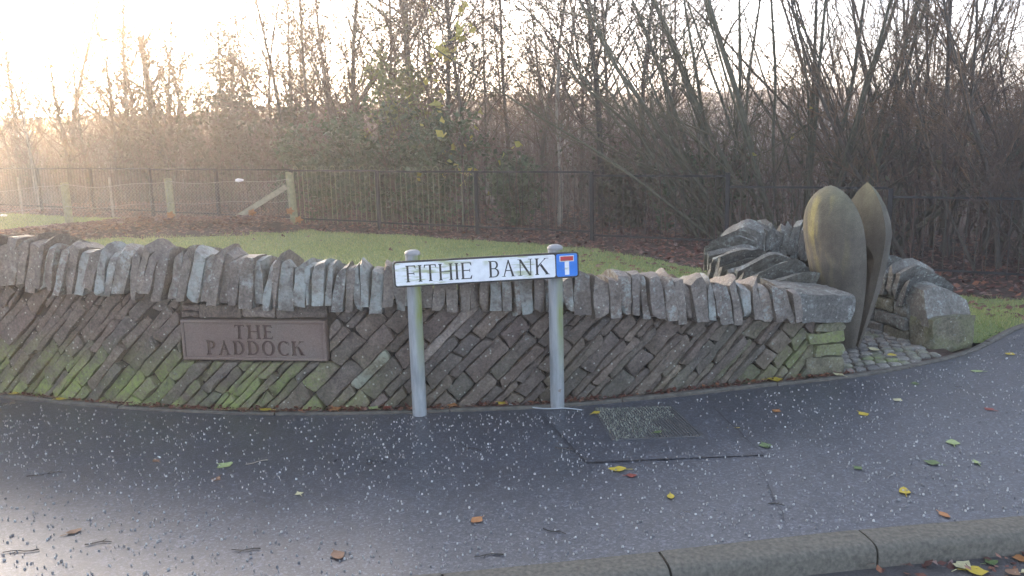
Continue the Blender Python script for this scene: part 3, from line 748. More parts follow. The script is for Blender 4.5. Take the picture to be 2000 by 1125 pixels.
pt_ = (PB - PA)[:2]; PW = float(np.linalg.norm(pt_)); pt_ = pt_ / PW; pn = np.array((pt_[1], -pt_[0])); PH = PZ[1] - PZ[0]
def plq(x, z, d):      # plaque face coordinates, d out of the face
    d = d - 0.004
    return (PA[0] + pt_[0] * x + pn[0] * d, PA[1] + pt_[1] * x + pn[1] * d, PZ[0] + z - 0.005 * x)
lets = []
for txt, hh, zz_ in (('THE', 0.077, 0.112), ('PADDOCK', 0.080, 0.024)):
    ps, wd_ = text_polys(txt, hh, 0.19, 0.10, 0.055, 0.07, 0.15, xs=1.13)
    x0 = (PW - wd_) / 2 + (0.0 if txt == 'THE' else 0.005); lets += [[(x + x0, z + zz_) for x, z in p] for p in ps]
RIM = 0.016
outer = [(RIM, RIM), (PW - RIM, RIM), (PW - RIM, PH - RIM), (RIM, PH - RIM)]
vin = [Vector(p) for p in outer]; ein = [(0, 1), (1, 2), (2, 3), (3, 0)]
for p in lets:
    k = len(vin); vin += [Vector(q) for q in p]; ein += [(k + i, k + (i + 1) % len(p)) for i in range(len(p))]
vo, eo, fo, *_ = delaunay_2d_cdt(vin, ein, [], 1, 1e-5)
DEEP = -0.011
V = [plq(p.x, p.y, -0.006) for p in vo]; V2 = [plq(p.x, p.y, -0.006 + DEEP) for p in vo]
ftop, fbot, side = [], [], {}
for f_ in fo:
    c_ = (sum(vo[i].x for i in f_) / len(f_), sum(vo[i].y for i in f_) / len(f_))
    isin = any(inside(c_, p) for p in lets)
    (fbot if isin else ftop).append(tuple(f_))
    for a, b2 in zip(f_, list(f_[1:]) + [f_[0]]): side.setdefault(tuple(sorted((a, b2))), []).append((isin, a, b2))
nv = len(V); allf = list(ftop)
for e, l_ in side.items():
    if len(l_) == 2 and l_[0][0] != l_[1][0]:
        a, b2 = [(q[1], q[2]) for q in l_ if not q[0]][0]; allf.append((b2, a, a + nv, b2 + nv))
VV = V + V2
# rim and slab body
def addbox(VV, allf, x0, z0, x1, z1, d0, d1, ch=0.004):
    k = len(VV)
    VV += [plq(x0, z0, d0), plq(x1, z0, d0), plq(x1, z1, d0), plq(x0, z1, d0), plq(x0, z0, d1 - ch), plq(x1, z0, d1 - ch), plq(x1, z1, d1 - ch), plq(x0, z1, d1 - ch),
           plq(x0 + ch, z0 + ch, d1), plq(x1 - ch, z0 + ch, d1), plq(x1 - ch, z1 - ch, d1), plq(x0 + ch, z1 - ch, d1)]
    allf += [tuple(k + q for q in f) for f in ((0, 1, 5, 4), (1, 2, 6, 5), (2, 3, 7, 6), (3, 0, 4, 7), (4, 5, 9, 8), (5, 6, 10, 9), (6, 7, 11, 10), (7, 4, 8, 11), (8, 9, 10, 11))]
addbox(VV, allf, 0, 0, PW, RIM, -0.06, 0.006); addbox(VV, allf, 0, PH - RIM, PW, PH, -0.06, 0.0062)
addbox(VV, allf, 0, RIM, RIM, PH - RIM, -0.06, 0.0056); addbox(VV, allf, PW - RIM, RIM, PW, PH - RIM, -0.06, 0.0058)
plaque = pymesh('plaque', VV, allf, M['plaque'], wall); plaque['label'] = 'reddish sandstone plaque reading THE PADDOCK'
o = pymesh('lettering', V2, fbot, M['letter_dark'], plaque)

# ---- coping stones on the front wall
rc = random.Random(5)
s = WALL.s_at_x(-5.2); i = 0
while s < WALL.L - 0.30:
    w = rc.choice((0.040, 0.046, 0.052, 0.056, 0.06, 0.066, 0.074, 0.09)) * rc.uniform(0.9, 1.1)
    sc_ = s + w / 2; p, t, nn = WALL.frame(sc_); x = p[0]
    z0 = cb(x) + rc.uniform(-0.030, 0.018); z1 = ct(x) + rc.uniform(-0.022, 0.018)
    lean = R(float(np.interp(x, [-4, -2.2, -1.4, -0.6, 0.4, 0.8, 1.6], [20, 19, 9, 3, -2, -9, -13])) + rc.uniform(-5, 5))
    fr_ = rc.uniform(0.012, 0.05); yaw = rc.uniform(-0.06, 0.06)
    def place(a, b2, c_, p=p, t=t, nn=nn, z0=z0, lean=lean, fr_=fr_, yaw=yaw):
        aa = a + math.tan(lean) * (c_ - 0.05) + yaw * b2; d = fr_ - b2
        return Vector((p[0] + t[0] * aa + nn[0] * d, p[1] + t[1] * aa + nn[1] * d, z0 + c_ * math.cos(lean * 0.3)))
    q = rc.random()
    mt_ = M['coping_lichen'] if q < (0.42 if -2.6 < x < 0.1 else 0.16) else M['coping_clean'] if q > 0.62 else M['coping']
    rock('coping_stone', w * 0.93, rc.uniform(0.40, 0.47), z1 - z0, 500 + i, mt_, wall, place, rough=0.010, cuts=rc.choice((2, 3, 4, 5)), chamfer=rc.choice((0.0, 0.02, 0.05, 0.08, 0.2)), taper=0.14, fall=rc.uniform(0.35, 0.75), crest=rc.uniform(0.06, 0.3))
    s += w * 1.0; i += 1
# large flat block closing the coping at the wall's end
p, t, nn = WALL.frame(WALL.L - 0.14)
def place(a, b2, c_): return Vector((p[0] + t[0] * a + nn[0] * (0.035 - b2), p[1] + t[1] * a + nn[1] * (0.035 - b2), 0.315 + c_ - 0.05 * a))
o = rock('coping_stone', 0.34, 0.42, 0.175, 880, M['niche'], wall, place, n=(10, 10, 6), rough=0.014, cuts=4, chamfer=0.08); o['label'] = 'broad flat end block of the coping'
# squared quoins under it
z = -0.02
for k, hq in enumerate((0.135, 0.075, 0.07, 0.055)):
    wq = 0.20 + 0.05 * ((k % 2) == 0); p2, t2, n2 = WALL.frame(WALL.L - wq / 2 + 0.01)
    def place(a, b2, c_, z=z, p2=p2, t2=t2, n2=n2): return Vector((p2[0] + t2[0] * a + n2[0] * (0.012 - b2), p2[1] + t2[1] * a + n2[1] * (0.012 - b2), z + c_))
    rock('quoin', wq - 0.008, 0.40, hq - 0.007, 900 + k, M['quoin'], wall, place, n=(8, 8, 4), rough=0.010, cuts=4, chamfer=0.02); z += hq

# ---- the alcove: the wall turns back, round behind the sculpture and forward again
NICHE = Path([(1.70, 5.08, 0.50), (1.62, 5.45, 0.54), (1.60, 5.95, 0.58), (1.72, 6.45, 0.615), (2.02, 6.82, 0.63), (2.36, 6.74, 0.60), (2.53, 6.38, 0.56), (2.62, 6.0, 0.53), (2.71, 5.6, 0.47), (2.80, 5.22, 0.40)])
V = []; Fc = []; ss = np.linspace(0, NICHE.L - 0.10, 60)
for i, s in enumerate(ss):
    p, t, nn = NICHE.frame(s); zt_ = p[2] - 0.16
    for d, z in ((0.13, -0.3), (0.13, zt_), (-0.13, zt_), (-0.13, -0.3)): V.append((p[0] + nn[0] * d, p[1] + nn[1] * d, z))
    if i:
        for j in range(4): a = (i - 1) * 4 + j; b2 = (i - 1) * 4 + (j + 1) % 4; Fc.append((a, b2, b2 + 4, a + 4))
Fc += [(0, 1, 2, 3), tuple(len(V) - 4 + q for q in (3, 2, 1, 0))]
pymesh('wall_core', V, Fc, M['core'], wall)
rn = random.Random(12); s = 0.0; i = 0
while s < NICHE.L - 0.30:
    w = rn.choice((0.045, 0.05, 0.06, 0.07, 0.085)); sc_ = s + w / 2; p, t, nn = NICHE.frame(sc_)
    hh = rn.uniform(0.18, 0.27); z0 = p[2] - 0.215 + rn.uniform(-0.02, 0.02); lean = R(float(np.interp(sc_, [0, 1.0, 1.8, 2.6, 3.5], [-34, -30, 8, 14, 14])) + rn.uniform(-7, 7))
    def place(a, b2, c_, p=p, t=t, nn=nn, z0=z0, lean=lean):
        aa = a + math.tan(lean) * c_; d = 0.175 - b2
        return Vector((p[0] + t[0] * aa + nn[0] * d, p[1] + t[1] * aa + nn[1] * d, z0 + c_))
    rock('coping_stone', w * 0.86, rn.uniform(0.32, 0.38), hh, 1500 + i, M['niche'], wall, place, rough=0.010, cuts=4, chamfer=rn.uniform(0.05, 0.3), taper=0.15, fall=rn.uniform(0.2, 0.5), crest=rn.uniform(0.2, 0.5))
    s += w; i += 1
# big tilted slab and base block at the right-hand end
p, t, nn = NICHE.frame(NICHE.L - 0.12)
def place(a, b2, c_): return Vector((p[0] + t[0] * (a - 0.25 * c_) - nn[0] * (b2 - 0.15), p[1] + t[1] * (a - 0.25 * c_) - nn[1] * (b2 - 0.15), 0.13 + c_ - 0.02 * a))
o = rock('coping_stone', 0.19, 0.32, 0.275, 1801, M['niche'], wall, place, n=(7, 10, 8), rough=0.010, cuts=2, chamfer=0.12, fall=0.4, crest=0.25)
o['label'] = 'pale tilted end slab beside the lawn'
def place(a, b2, c_): return Vector((p[0] + t[0] * (a + 0.03) - nn[0] * (b2 - 0.15), p[1] + t[1] * (a + 0.03) - nn[1] * (b2 - 0.15), -0.03 + c_))
o = rock('quoin', 0.20, 0.31, 0.225, 1802, M['quoin'], wall, place, n=(8, 10, 8), rough=0.014, cuts=4, chamfer=0.05); o['label'] = 'mossy base block at the end of the wall'
# coursed stones of the alcove's inner face (the side towards the sculpture)
class Off:      # path seen from inside: outward normal points into the alcove
    def __init__(self, base, d): self.b = base; self.d = d; self.L = base.L
    def frame(self, s):
        p, t, nn = self.b.frame(s); q = p.copy(); q[0] += nn[0] * self.d; q[1] += nn[1] * self.d
        return q, t, nn
inner = Off(NICHE, 0.160)
zc = -0.03; k = 0
for hq in (0.10, 0.085, 0.095, 0.08):
    s = 0.35 + rn.uniform(0, 0.15)
    while s < NICHE.L - 0.25:
        L = rn.uniform(0.17, 0.36); e = min(s + L, NICHE.L - 0.205)
        if NICHE.L - 0.205 - e < 0.10: e = NICHE.L - 0.205; L = 9.0
        if e - s > 0.06 and zc + hq < NICHE.at((s + e) / 2)[2] - 0.13:
            face_stone('stone', [(s, zc), (e, zc), (e, zc + hq), (s, zc + hq)], 2000 + k, M['quoin'] if NICHE.L - e < 0.5 and k % 2 else M['niche'], wall, path=inner, gap=0.005)
        s += L; k += 1
    zc += hq

# ------------------------------------------------------------------ setts in front of the sculpture
setts = empty('sett_paving', (2.2, 5.1, 0)); tag(setts, kind='structure')
def in_setts(x, y):
    if y < edge_y(x) + 0.07: return False
    if y > 5.9: return False
    return 1.93 + 0.02 * (y - 4.7) < x < 2.62 and y > 4.66 + 0.15 * (x - 1.9)
o = pymesh('sett_bed', [(1.85, 4.62, -0.004), (2.2, 4.72, -0.004), (2.75, 5.02, -0.004), (2.72, 6.4, -0.004), (1.80, 6.4, -0.004), (1.80, 4.9, -0.004)], [(0, 1, 2, 3, 4, 5)], M['soil'], setts)
r5 = random.Random(8)
for j in range(14):
    for i in range(11):
        y = 4.64 + j * 0.095; x = 1.92 + i * 0.082 + (0.04 if j % 2 else 0) + r5.uniform(-0.006, 0.006)
        ca, sa = math.cos(0.30), math.sin(0.30)
        x, y = 1.95 + (x - 1.95) * ca - (y - 4.65) * sa * 0.3, 4.65 + (x - 1.95) * sa + (y - 4.65) * ca
        if not in_setts(x, y): continue
        k = 7; hh = r5.uniform(0.008, 0.014); V = []
        rx, ry = 0.037 * r5.uniform(0.8, 1.05), 0.043 * r5.uniform(0.8, 1.05)
        for lv, (sc2, z) in enumerate(((1.0, -0.02), (1.0, hh * 0.45), (0.86, hh))):
            for q in range(8):
                a = q * math.pi / 4 + math.pi / 8 + 0.3; c_, s_ = math.cos(a), math.sin(a)
                pw = (abs(c_) ** 6 + abs(s_) ** 6) ** (-1 / 6)
                V.append((x + c_ * pw * rx * sc2 * r5.uniform(0.94, 1.05), y + s_ * pw * ry * sc2 * r5.uniform(0.94, 1.05), z + r5.uniform(-0.002, 0.002)))
        V.append((x, y, hh + 0.003)); Fc = []
        for lv in range(2):
            for q in range(8): a = lv * 8 + q; b2 = lv * 8 + (q + 1) % 8; Fc.append((a, b2, b2 + 8, a + 8))
        for q in range(8): Fc.append((16 + q, 16 + (q + 1) % 8, 24))
        pymesh('sett', V, Fc, M['sett'], setts, smooth=True, sharp=50)

# ------------------------------------------------------------------ sculpture: a split seed, two hollow halves rising from one foot
sculpt = empty('seed_sculpture', (2.17, 5.30, 0))
tag(sculpt, 'tall carved stone sculpture of a split seed standing in the wall alcove', 'sculpture')
def half_shell(name, base, out_dir, Hh, tilt, wide, deep, thick, seed, hollow=(0.10, 0.90), skew=0.0, point=(2.0, 0.6)):
    """half of a pointed seed; out_dir: the way the rounded back faces (radians, from +X); tilt leans the top along out_dir"""
    nz, na = 36, 22; V = []; Fc = []
    od = Vector((math.cos(out_dir), math.sin(out_dir), 0)); sd = Vector((-od.y, od.x, 0))
    def prof(u):        # half-width along the height, 0..1
        lo = 0.38 + 0.62 * math.sin(min(1, u / 0.68) * math.pi / 2) ** 1.05
        hi = 1.0 if u < 0.68 else max(0.0, 1 - ((u - 0.68) / 0.32) ** point[0]) ** point[1]
        return lo * hi
    def pt(u, a, k):    # k=0 outer, 1 inner
        w = prof(u); rw_, rd_ = wide * w, deep * w
        if k:
            hol = smoothstep(hollow[0], hollow[0] + 0.10, u) * (1 - smoothstep(hollow[1] - 0.20, hollow[1], u))
            th_ = thick + (1 - hol) * max(rw_, rd_); rw_ = max(0.0, rw_ - th_); rd_ = max(0.0, rd_ - th_)
        z = u * Hh
        bow = tilt * u ** 1.4 * Hh
        c = Vector(base) + od * (bow) + sd * skew * u * Hh + Vector((0, 0, z))
        return c + sd * (rw_ * math.sin(a)) + od * (rd_ * math.cos(a))
    us = [0.0] + list(1 - (1 - np.linspace(0.02, 1, nz)) ** 1.25)
    As = np.linspace(-math.pi / 2, math.pi / 2, na)
    nr = len(us)
    for k in (0, 1):
        for u in us:
            for a in As: V.append(tuple(pt(float(u), float(a), k)))
    off = nr * na
    for j in range(nr - 1):
        for i in range(na - 1):
            a = j * na + i
            Fc.append((a, a + 1, a + na + 1, a + na)); Fc.append((off + a, off + a + na, off + a + na + 1, off + a + 1))
        for i in (0, na - 1):
            a = j * na + i; Fc.append((a, a + na, off + a + na, off + a) if i == 0 else (a, off + a, off + a + na, a + na))
    bm = bmesh.new(); vs_ = [bm.verts.new(v) for v in V]
    for f in Fc:
        try: bm.faces.new([vs_[q] for q in f])
        except ValueError: pass
    bmesh.ops.remove_doubles(bm, verts=bm.verts[:], dist=0.0008)
    o = bmobj(name, bm, M['sculpture'], sculpt, smooth=True, sharp=38)
    return o
half_shell('seed_half', (2.150, 5.29, 0.0), R(203), 1.045, 0.115, 0.235, 0.165, 0.045, 1, point=(2.4, 0.62), skew=-0.05)
half_shell('seed_half', (2.185, 5.31, 0.0), R(20), 1.06, 0.035, 0.205, 0.15, 0.062, 2, point=(1.7, 0.80), hollow=(0.04, 0.74), skew=-0.05)

# ------------------------------------------------------------------ street name sign
sign = empty('street_name_sign', (-0.13, 4.13, 0))
tag(sign, 'white FITHIE BANK street name sign on two grey posts before the wall', 'street sign')
def lathe(name, cx, cy, prof, mt, parent, n=24, lean=(0, 0)):
    V = []; Fc = []
    for (r_, z) in prof:
        for k in range(n): a = 2 * math.pi * k / n; V.append((cx + lean[0] * z + r_ * math.cos(a), cy + lean[1] * z + r_ * math.sin(a), z))
    for j in range(len(prof) - 1):
        for k in range(n): a = j * n + k; b2 = j * n + (k + 1) % n; Fc.append((a, b2, b2 + n, a + n))
    Fc.append(tuple(range(n))[::-1]); Fc.append(tuple(range((len(prof) - 1) * n, len(prof) * n)))
    return pymesh(name, V, Fc, mt, parent, smooth=True, sharp=40)
PR = 0.0365
for (cx_, cy_) in ((-0.49, 4.135), (0.222, 4.205)):
    po = lathe('post', cx_, cy_, [(PR, -0.25), (PR, 0.0), (PR, 0.835)], M['post'], sign)
    lathe('cap', cx_, cy_, [(PR + 0.002, 0.830), (PR + 0.003, 0.834), (PR + 0.0025, 0.842), (PR * 0.86, 0.850), (PR * 0.5, 0.8545), (0.004, 0.856)], M['cap'], po)
# plate coordinates: x along, z up from its lower left corner
A_ = np.array((-0.578, 4.086, 0.676)); B_ = np.array((0.336, 4.156, 0.695))
ax = (B_ - A_); SW = float(np.linalg.norm(ax)); ax = ax / SW; az_ = np.array((0, 0, 1.0)); az_ = az_ - ax * az_.dot(ax); az_ /= np.linalg.norm(az_); an = np.cross(ax, az_); SH = 0.130
def sp_(x, z, d): q = A_ + ax * x + az_ * z + an * d; return (float(q[0]), float(q[1]), float(q[2]))
def round_rect(x0, z0, x1, z1, r_, n=6):
    out = []
    for cx_, cz_, a0 in ((x1 - r_, z1 - r_, 0), (x0 + r_, z1 - r_, 90), (x0 + r_, z0 + r_, 180), (x1 - r_, z0 + r_, 270)):
        for k in range(n): a = R(a0 + 90 * k / (n - 1)); out.append((cx_ + r_ * math.cos(a), cz_ + r_ * math.sin(a)))
    return out
def panel(name, outline, d0, d1, mt, parent):
    n_ = len(outline); V = [sp_(x, z, d0) for x, z in outline] + [sp_(x, z, d1) for x, z in outline]
    Fc = [tuple(range(n_))[::-1], tuple(range(n_, 2 * n_))] + [(i, (i + 1) % n_, n_ + (i + 1) % n_, n_ + i) for i in range(n_)]
    return pymesh(name, V, Fc, mt, parent)
plate = panel('plate', round_rect(0, 0, SW, SH, 0.016), 0.0, 0.012, M['black'], sign)
XB = SW - 0.118
wp = panel('white_panel', round_rect(0.007, 0.008, XB, SH - 0.009, 0.010), 0.0122, 0.0138, M['white'], plate)
bp = panel('blue_panel', round_rect(XB + 0.006, 0.008, SW - 0.007, SH - 0.008, 0.010), 0.0122, 0.0138, M['blue'], plate)
xc = (XB + 0.006 + SW - 0.007) / 2
panel('white_bar', rect(xc - 0.036, 0.083, xc + 0.036, 0.113), 0.0140, 0.0144, M['white'], plate)
panel('white_bar', rect(xc - 0.011, 0.016, xc + 0.011, 0.0825), 0.0140, 0.0144, M['white'], plate)
panel('red_bar', rect(xc - 0.032, 0.087, xc + 0.032, 0.109), 0.0146, 0.0150, M['red'], plate)
HL = 0.083
ps1, w1 = text_polys('FITHIE', HL, 0.115, 0.055, 0.05, 0.030, 0.115)
ps2, w2 = text_polys('BANK', HL, 0.115, 0.055, 0.05, 0.030, 0.115)
x1_ = 0.058; x2_ = x1_ + w1 + 0.078; print('sign text', w1, w2, SW)
sq = (XB - 0.030 - x1_) / (w1 + w2 + 0.078)
k = 0
for ps, xo in ((ps1, 0.0), (ps2, w1 + 0.078)):
    V = []; Fc = []
    for p in ps:
        b2 = len(V); V += [sp_(x1_ + (x + xo) * sq, z + 0.024, 0.0142 + 0.00003 * (k % 12)) for x, z in p]; k += 1
        # strips for ring-like outlines, fans for convex ones
        m_ = len(p)
        if m_ > 8:
            h2 = m_ // 2
            for i in range(h2 - 1): Fc.append((b2 + i, b2 + i + 1, b2 + m_ - 2 - i, b2 + m_ - 1 - i))
        else: Fc.append(tuple(range(b2, b2 + m_)))
    pymesh('lettering', V, Fc, M['black'], plate)

# grey cable lying at the foot of the right post
def tube_np(pts, rad, sides=5):
    """pts (n,k,3), rad (n,k) -> V, quads"""
    pts = np.asarray(pts, float); rad = np.asarray(rad, float); n_, k_, _ = pts.shape
    tan = np.gradient(pts, axis=1); tan /= np.linalg.norm(tan, axis=2, keepdims=True) + 1e-9
    ref = np.where(np.abs(tan[:, :, 2:3]) < 0.9, np.array([0, 0, 1.0]), np.array([1.0, 0, 0]))
    ref = np.broadcast_to(ref[:, :1], tan.shape)
    e1 = np.cross(tan, ref); e1 /= np.linalg.norm(e1, axis=2, keepdims=True) + 1e-9; e2 = np.cross(tan, e1)
    a = np.linspace(0, 2 * np.pi, sides, endpoint=False)
    ring = pts[:, :, None, :] + rad[:, :, None, None] * (np.cos(a)[None, None, :, None] * e1[:, :, None, :] + np.sin(a)[None, None, :, None] * e2[:, :, None, :])
    V = ring.reshape(-1, 3)
    I = np.arange(n_ * k_ * sides).reshape(n_, k_, sides)
    A = I[:, :-1, :]; B = I[:, 1:, :]
    Q = np.stack([A, np.roll(A, -1, 2), np.roll(B, -1, 2), B], -1).reshape(-1, 4)
    return V, Q
cp = np.array([(-0.03, 4.235, 0.012), (0.06, 4.20, 0.008), (0.14, 4.165, 0.007), (0.20, 4.158, 0.008), (0.25, 4.160, 0.008), (0.30, 4.15, 0.006), (0.345, 4.13, 0.006)])
_, cpd = interp_path(cp, 0.01)
V, Q = tube_np(cpd[None], np.full((1, len(cpd)), 0.0035), 6)
o = npmesh('cable', V, Q, M['cable'], smooth=True); tag(o, 'thin grey cable lying around the foot of the sign post', 'cable')

# ------------------------------------------------------------------ inspection cover, choked with moss
cov = empty('inspection_cover', (0.64, 3.93, 0)); tag(cov, 'rectangular ribbed iron inspection cover half covered with moss', 'drain cover')
CQ = np.array([(0.407, 4.135), (0.805, 4.15), (0.873, 3.705), (0.444, 3.688)])
def cq(u, v): return (CQ[0] * (1 - u) * (1 - v) + CQ[1] * u * (1 - v) + CQ[2] * u * v + CQ[3] * (1 - u) * v)
V = []; Fc = []
def cbox(u0, u1, v0, v1, z0, z1):
    k = len(V)
    for z in (z0, z1):
        for u, v in ((u0, v0), (u1, v0), (u1, v1), (u0, v1)): V.append((*cq(u, v), z))
    Fc.extend([tuple(k + q for q in f) for f in ((4, 5, 6, 7), (0, 1, 5, 4), (1, 2, 6, 5), (2, 3, 7, 6), (3, 0, 4, 7))])
cbox(0, 1, 0, 0.018, -0.03, 0.0095); cbox(0, 1, 0.982, 1, -0.03, 0.0095); cbox(0, 0.018, 0.018, 0.982, -0.03, 0.0095); cbox(0.982, 1, 0.018, 0.982, -0.03, 0.0095)
pymesh('frame', V, Fc, M['cover'], cov)
V = []; Fc = []; cbox(0.022, 0.978, 0.022, 0.978, -0.03, 0.0055); lid = pymesh('lid', V, Fc, M['cover'], cov)
for k in range(26):
    V = []; Fc = []; u = 0.04 + k * 0.036; cbox(u, u + 0.016, 0.04, 0.96, 0.004, 0.0105); pymesh('rib', V, Fc, M['cover'], lid)
V = []; Q = []; rm = np.random.RandomState(4)
for k in range(1500):
    u, v = rm.rand(2)
    if u * 0.75 + v * 0.62 + 0.42 * (float(vnoise(u * 10, v * 10, 0.6, 3)) - 0.5) > 0.88: continue
    if not (0.02 < u < 0.98): continue
    c_ = cq(u, v); r_ = rm.uniform(0.003, 0.008); h_ = rm.uniform(0.004, 0.012); b2 = len(V)
    for q in range(5): a = q * 1.2566 + rm.rand(); V.append((c_[0] + math.cos(a) * r_, c_[1] + math.sin(a) * r_, 0.004))
    V.append((c_[0], c_[1], 0.007 + h_))
    Q += [(b2 + q, b2 + (q + 1) % 5, b2 + 5) for q in range(5)]
o = pymesh('moss', V, Q, M['moss'], cov); o['kind'] = 'stuff'

# ------------------------------------------------------------------ bow-topped railing
railing = empty('bow_top_railing', (-2.0, 13.0, 0)); tag(railing, 'long black bow topped metal railing between the lawn and the wood', 'railing')
SP = 1.815
def fpt(k): return FA + FD * SP * k
def box_between(name, a, b2, wx, wz, mt, parent):
    a = Vector(a); b2 = Vector(b2); d = (b2 - a).normalized(); upv = Vector((0, 0, 1)); sd = d.cross(upv)
    if sd.length < 1e-3: sd = Vector((FD[0], FD[1], 0)); upv = d.cross(sd)
    else: sd.normalize(); upv = sd.cross(d)
    V = []
    for p in (a, b2):
        for s1, s2 in ((-1, -1), (1, -1), (1, 1), (-1, 1)): V.append(p + sd * s1 * wx / 2 + upv * s2 * wz / 2)
    return pymesh(name, V, [(0, 1, 2, 3), (7, 6, 5, 4), (0, 4, 5, 1), (1, 5, 6, 2), (2, 6, 7, 3), (3, 7, 4, 0)], mt, parent)
bow_me = None; bow_thin = None
for k in range(-10, 6):
    a, b2 = fpt(k), fpt(k + 1)
    za = float(ground(*a)); zb = float(ground(*b2)); zm = (za + zb) / 2
    # panels step down towards the right
    rt_ = zm + 0.905; rb_ = zm + 0.12
    if k <= 5: box_between('post', (*a, za - 0.3), (*a, max(rt_, float(ground(*((fpt(k - 1) + a) / 2))) + 0.905) + 0.012), 0.045, 0.045, M['iron'], railing)
    ds = FD * 0.022
    box_between('rail', (*(a + ds), rt_), (*(b2 - ds), rt_), 0.012, 0.024, M['iron'], railing)
    box_between('rail', (*(a + ds), rb_), (*(b2 - ds), rb_), 0.012, 0.024, M['iron'], railing)
    nb = 9
    for q in range(nb):
        u0_, u1_ = (2 * q + 0.5) / (2 * nb), (2 * q + 1.5) / (2 * nb)
        A = a + (b2 - a) * u0_; B = a + (b2 - a) * u1_
        hw = np.linalg.norm(B - A) / 2; C_ = (A + B) / 2
        if bow_me is None:
            pts = [(-hw, 0, 0.05)] + [(-hw, 0, 0.93)] + [(-hw * math.cos(t_), 0, 0.93 + hw * math.sin(t_)) for t_ in np.linspace(0.3, math.pi - 0.3, 6)] + [(hw, 0, 0.93), (hw, 0, 0.05)]
            pts = np.array(pts); ca, sa = FD
            pts = np.stack([pts[:, 0] * ca, pts[:, 0] * sa, pts[:, 2]], 1)
            V, Q = tube_np(pts[None], np.full((1, len(pts)), 0.0075), 5)
            bow_me = npmesh('bow_bar', V, Q, M['iron_bar'], railing, smooth=True); bow_obj = bow_me; bow_me = bow_obj.data
            bo = bow_obj
        else:
            bo = bow_obj.copy(); COL.objects.link(bo)
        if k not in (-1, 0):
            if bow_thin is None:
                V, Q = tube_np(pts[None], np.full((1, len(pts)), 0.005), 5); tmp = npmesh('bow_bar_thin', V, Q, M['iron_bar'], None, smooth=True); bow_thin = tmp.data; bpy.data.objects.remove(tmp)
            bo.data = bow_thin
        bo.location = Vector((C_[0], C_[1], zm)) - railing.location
        bo.material_slots[0].link = 'OBJECT'; bo.material_slots[0].material = M['iron_algae_lit'] if k in (-1, 0) else M['iron_bar']  # two panels get the algae tint with light painted in
a = fpt(6)
box_between('post', (*a, float(ground(*a)) - 0.3), (*a, float(ground(*a)) + 0.93), 0.045, 0.045, M['iron'], railing)

# ------------------------------------------------------------------ post and wire fence
wf = empty('wooden_wire_fence', (-5.7, 13.9, 0)); tag(wf, 'timber post and wire netting fence with a diagonal brace among dead leaves', 'fence')
WPOS = [(-9.9, 13.0), (-8.6, 13.2), (-7.12, 13.55), (-5.68, 14.1), (-3.62, 13.95)]
tops = []
for i, (x, y) in enumerate(WPOS):
    g_ = float(ground(x, y)); r_ = 0.062; Lx, Ly = rnd.uniform(-0.05, 0.0), rnd.uniform(-0.02, 0.02)
    if i == 4: r_ = 0.066
    ht = (0.82, 0.82, 0.835, 0.84, 0.90)[i]; prof = [(r_, g_ - 0.3), (r_, g_ + 0.1), (r_ * 0.98, ht - 0.05), (r_ * 0.96, ht - 0.01), (r_ * 0.8, ht - 0.002), (0.004, ht)]
    lathe('post', x - Lx * 0.9, y, prof, M['post_wood'], wf, n=14, lean=(Lx, Ly)); tops.append((x, y))
box_between('brace', (-4.62, 13.85, float(ground(-4.62, 13.85)) + 0.05), (-3.68, 13.92, 0.66), 0.07, 0.085, M['brace_wood'], wf)
strands = []
for i in range(len(WPOS) - 1):
    (xa, ya), (xb, yb) = WPOS[i], WPOS[i + 1]
    for zt_, sag in ((0.80, 0.05), (0.44, 0.02), (0.16, 0.01)):
        u = np.linspace(0, 1, 10)
        zz_ = zt_ - sag * 4 * u * (1 - u) + 0.02 * np.sin(u * 9 + i)
        pts = np.stack([xa + (xb - xa) * u, ya - 0.07 + (yb - ya) * u, zz_], 1)
        o_ = tube_np(pts[None], np.full((1, 10), 0.0032), 4); npmesh('wire', o_[0], o_[1], M['wire'], wf)
        if zt_ == 0.80: topz_ = zz_
    L = math.hypot(xb - xa, yb - ya); nd = int(L / 0.055)
    for sgn in (-1, 1):
        for q in range(-12, nd + 12):
            us = np.linspace(0, 1, 6); xx = q * 0.055 + sgn * (us - 0.5) * 0.62 * 0.9
            ok_ = (xx >= 0) & (xx <= L)
            if ok_.sum() < 2: continue
            xc_ = np.clip(xx, 0, L) / L
            strands.append(np.stack([xa + (xb - xa) * xc_, ya - 0.072 + (yb - ya) * xc_, 0.16 + us * (np.interp(xc_, np.linspace(0, 1, 10), topz_) - 0.16)], 1))
V, Q = tube_np(np.array(strands), np.full((len(strands), 6), 0.0013), 3)
o = npmesh('netting', V, Q, M['wire'], wf)
for (x, y, lab) in ((-4.42, 13.85, 'white plastic scrap snagged on the top wire of the netting'), (-10.0, 16.6, 'white scrap of litter lying at the railing on the far lawn')):
    z = 0.79 if x > -5 else float(ground(x, y)) + 0.03
    bm = bmesh.new(); bmesh.ops.create_icosphere(bm, subdivisions=2, radius=0.06)
    for v in bm.verts:
        dv = noise.noise_vector(v.co * 25); v.co = Vector((v.co.x * 1.2, v.co.y * 0.6, v.co.z * 0.5)) + dv * 0.02 + Vector((x, y, z))
    o = bmobj('plastic_scrap', bm, M['scrap']); tag(o, lab, 'litter')
for (x, y, lab) in ((-9.85, 17.0, 'short pale stake nearest the sun glow beside the railing'), (-7.55, 16.0, 'slim pale stake behind the netting between two timber posts')):
    g_ = float(ground(x, y)); o = lathe('wooden_stake', x, y, [(0.024, g_ - 0.2), (0.024, g_ + 0.72), (0.022, g_ + 0.75), (0.012, g_ + 0.76)], M['bark_pale'], None, n=10); tag(o, lab, 'stake')

